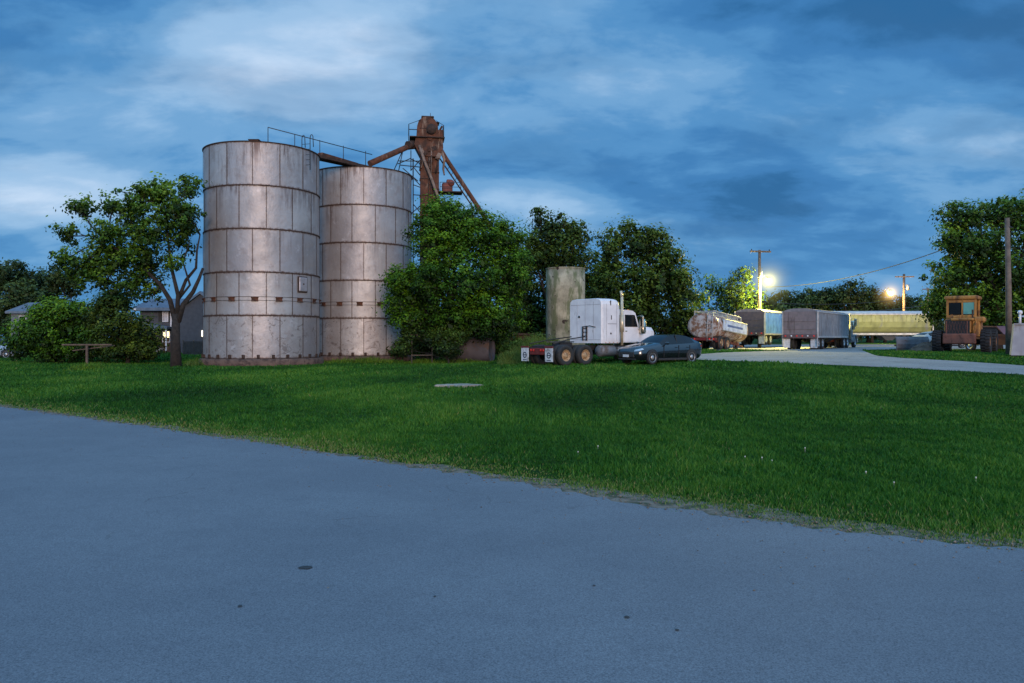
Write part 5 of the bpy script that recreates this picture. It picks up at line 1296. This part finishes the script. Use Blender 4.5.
# ------------------------------------------------------------------ houses on the left
mslate = M('slate_siding', (.055, .062, .075), .8, c2=(.045, .05, .062), scale=3)
mroofb = M('blue_grey_roof', (.10, .14, .19), .8, c2=(.07, .10, .14), scale=2)
mwtrim = M('white_trim', (.62, .63, .66), .6, scale=3)
mlit = M('lit_window', (.9, .7, .4), .4, emit=(1., .78, .42), es=2.6)
mbrick = M('brown_brick', (.11, .065, .045), .9, c2=(.08, .05, .035), scale=8)
HY_ = 76.; hxx = wx(172, HY_); hz = G(hxx, HY_)
t = empty('grey_house', (hxx, HY_, hz), 0, 'dark grey two-storey house with white-framed window and lit ground floor window', 'house')
kk = HY_/F
def hX(px): return (px-172)*kk
def hZ(py): return wz(py, HY_)-hz
q = MB(); q.box(((hX(140)+hX(178))/2, 3, hZ(308)/2), (hX(178)-hX(140), 6, hZ(308)), bev=.01); wl = q.build('wall', mslate, t)
q = MB(); q.box(((hX(140)+hX(178))/2, -.03, .75), (hX(178)-hX(140)+.02, .12, 1.5), bev=.01); q.build('brick_base', mbrick, wl)
q = MB(); q.prism([(-1.0, hZ(311)), (-1.0, hZ(308)), (3, hZ(297)), (7, hZ(308)), (7, hZ(311))], hX(137), hX(182), plane='YZ'); q.build('roof', mroofb, t)
q = MB(); q.box((hX(140), -.9, hZ(310)), (.2, .3, .25), bev=.02); q.build('gutter', mwtrim, t)
q = MB(); q.box((hX(171.8), -.1, hZ(318)), (.18, .16, hZ(308)-hZ(328)), bev=.02); q.build('downspout', mwtrim, t)
def window(px0, px1, py0, py1, pane, shutters=False, par=None):
    xm, zm = (hX(px0)+hX(px1))/2, (hZ(py0)+hZ(py1))/2; W_, H_ = hX(px1)-hX(px0), hZ(py0)-hZ(py1)
    q = MB()
    for s in (-1, 1): q.box((xm+s*W_/2, -.06, zm), (.10, .1, H_+.1), bev=.01); q.box((xm, -.065, zm+s*H_/2), (W_+.1, .1, .10), bev=.01)
    q.box((xm, -.06, zm), (.05, .06, H_), bev=0); q.box((xm, -.062, zm), (W_, .06, .05), bev=0)
    f = q.build('window', mwtrim, par or t)
    MB().box((xm, -.02, zm), (W_-.08, .03, H_-.08), bev=0).build('pane', pane, f)
    if shutters:
        for s in (-1, 1): MB().box((xm+s*(W_/2+.26), -.05, zm), (.36, .07, H_+.1), bev=.01).build('shutter', mblack, f)
window(163.2, 168.2, 310.5, 321.5, M('dusk_pane', (.45, .47, .52), .3, scale=3), True)
window(163.2, 170.2, 331, 342, mlit)
window(155.8, 157.8, 332, 336, mlit); window(150.5, 152.5, 332, 335, M('lit_window_dim', (.6, .5, .3), .4, emit=(1., .8, .5), es=.5))
q = MB(); q.prism([(hX(146), hZ(329)), (hX(174), hZ(329)), (hX(174), hZ(327)), (hX(150), hZ(323))], -1.6, -.05, plane='XZ'); q.build('porch_roof', mroofb, t)
for px in (147, 161, 173): MB().box((hX(px), -1.5, hZ(329)/2), (.12, .12, hZ(329)), bev=.01).build('porch_post', mwtrim, t)
q = MB(); q.box((hX(164.5), -1.9, .3), (hX(171)-hX(158), .6, .35), bev=.03); q.build('porch_step', mconc, t)
# barn wing
YB = 74.
bx0, bx1 = wx(176, YB), wx(226, YB); bz = G(bx0, YB)
t = empty('dark_barn', ((bx0+bx1)/2, YB, bz), 0, 'dark grey gabled barn between the tree trunk and left bin', 'barn')
W_ = (bx1-bx0)/2; zb_ = wz(313, YB)-bz; zr_ = wz(298, YB)-bz
q = MB(); q.prism([(-W_, 0), (W_, 0), (W_, zb_), (0, zr_+.4), (-W_, zb_)], 0, 8); q.build('wall', mslate, t)
q = MB(); q.prism([(-W_-.3, zb_-.1), (0, zr_+.4), (W_+.3, zb_-.1), (W_+.3, zb_+.1), (0, zr_+.65), (-W_-.3, zb_+.1)], -.3, 8.3); q.build('roof', mroofb, t)
q = MB(); q.box((wx(203.3, YB)-(bx0+bx1)/2, -.12, wz(333.5, YB)-bz), (.22, .16, .6), bev=.04); q.build('wall_lamp', M('wall_lamp_lit', (.9, .85, .7), .4, emit=(1., .88, .66), es=2.2), t)
# board fence
YF = 66.; f0, f1 = wx(183, YF), wx(214, YF)
t = empty('board_fence', ((f0+f1)/2, YF, G(f0, YF)), 0, 'dark board fence in front of the barn', 'fence')
q = MB(); nb = 20; W_ = f1-f0
for i in range(nb): q.box((-W_/2+W_*(i+.5)/nb, 0, .62), (W_/nb-.02, .03, 1.2), bev=.003)
q.box((0, .04, .3), (W_, .05, .09), bev=.005); q.box((0, .04, 1.0), (W_, .05, .09), bev=.005); q.build('boards', M('dark_fence', (.05, .045, .04), .9, scale=3), t)
for i in range(4): MB().box((-W_/2+W_*i/3, .07, .65), (.1, .1, 1.35), bev=.01).build('post', mwood, t)
# far white house, mostly behind the rounded bush
YW = 92.; w0 = wx(11, YW); w1_ = wx(34, YW); hz = G(w0, YW)
t = empty('white_house', ((w0+w1_)/2, YW, hz), R(0), 'pale house peeping over the rounded bush at far left', 'house')
W_ = (w1_-w0)/2; ze = wz(311, YW)-hz; zr_ = wz(301, YW)-hz
q = MB(); q.box((0, 4, ze/2), (W_*2, 8, ze), bev=.01); q.build('wall', M('pale_siding', (.13, .15, .18), .8, scale=3), t)
q = MB(); q.prism([(-.5, ze-.05), (4, zr_), (8.5, ze-.05), (8.5, ze-.3), (-.5, ze-.3)], -W_-.4, W_+.4, plane='YZ'); q.build('roof', M('pale_metal_roof', (.13, .16, .20), .8, scale=2), t)
f = MB().box((-W_+1.4, -.04, ze-1.1), (.9, .06, 1.1), bev=.01).build('window', mwtrim, t); MB().box((-W_+1.4, -.08, ze-1.1), (.7, .04, .9), bev=.005).build('pane', mglass, f)

print('LEAVES', NLEAF)
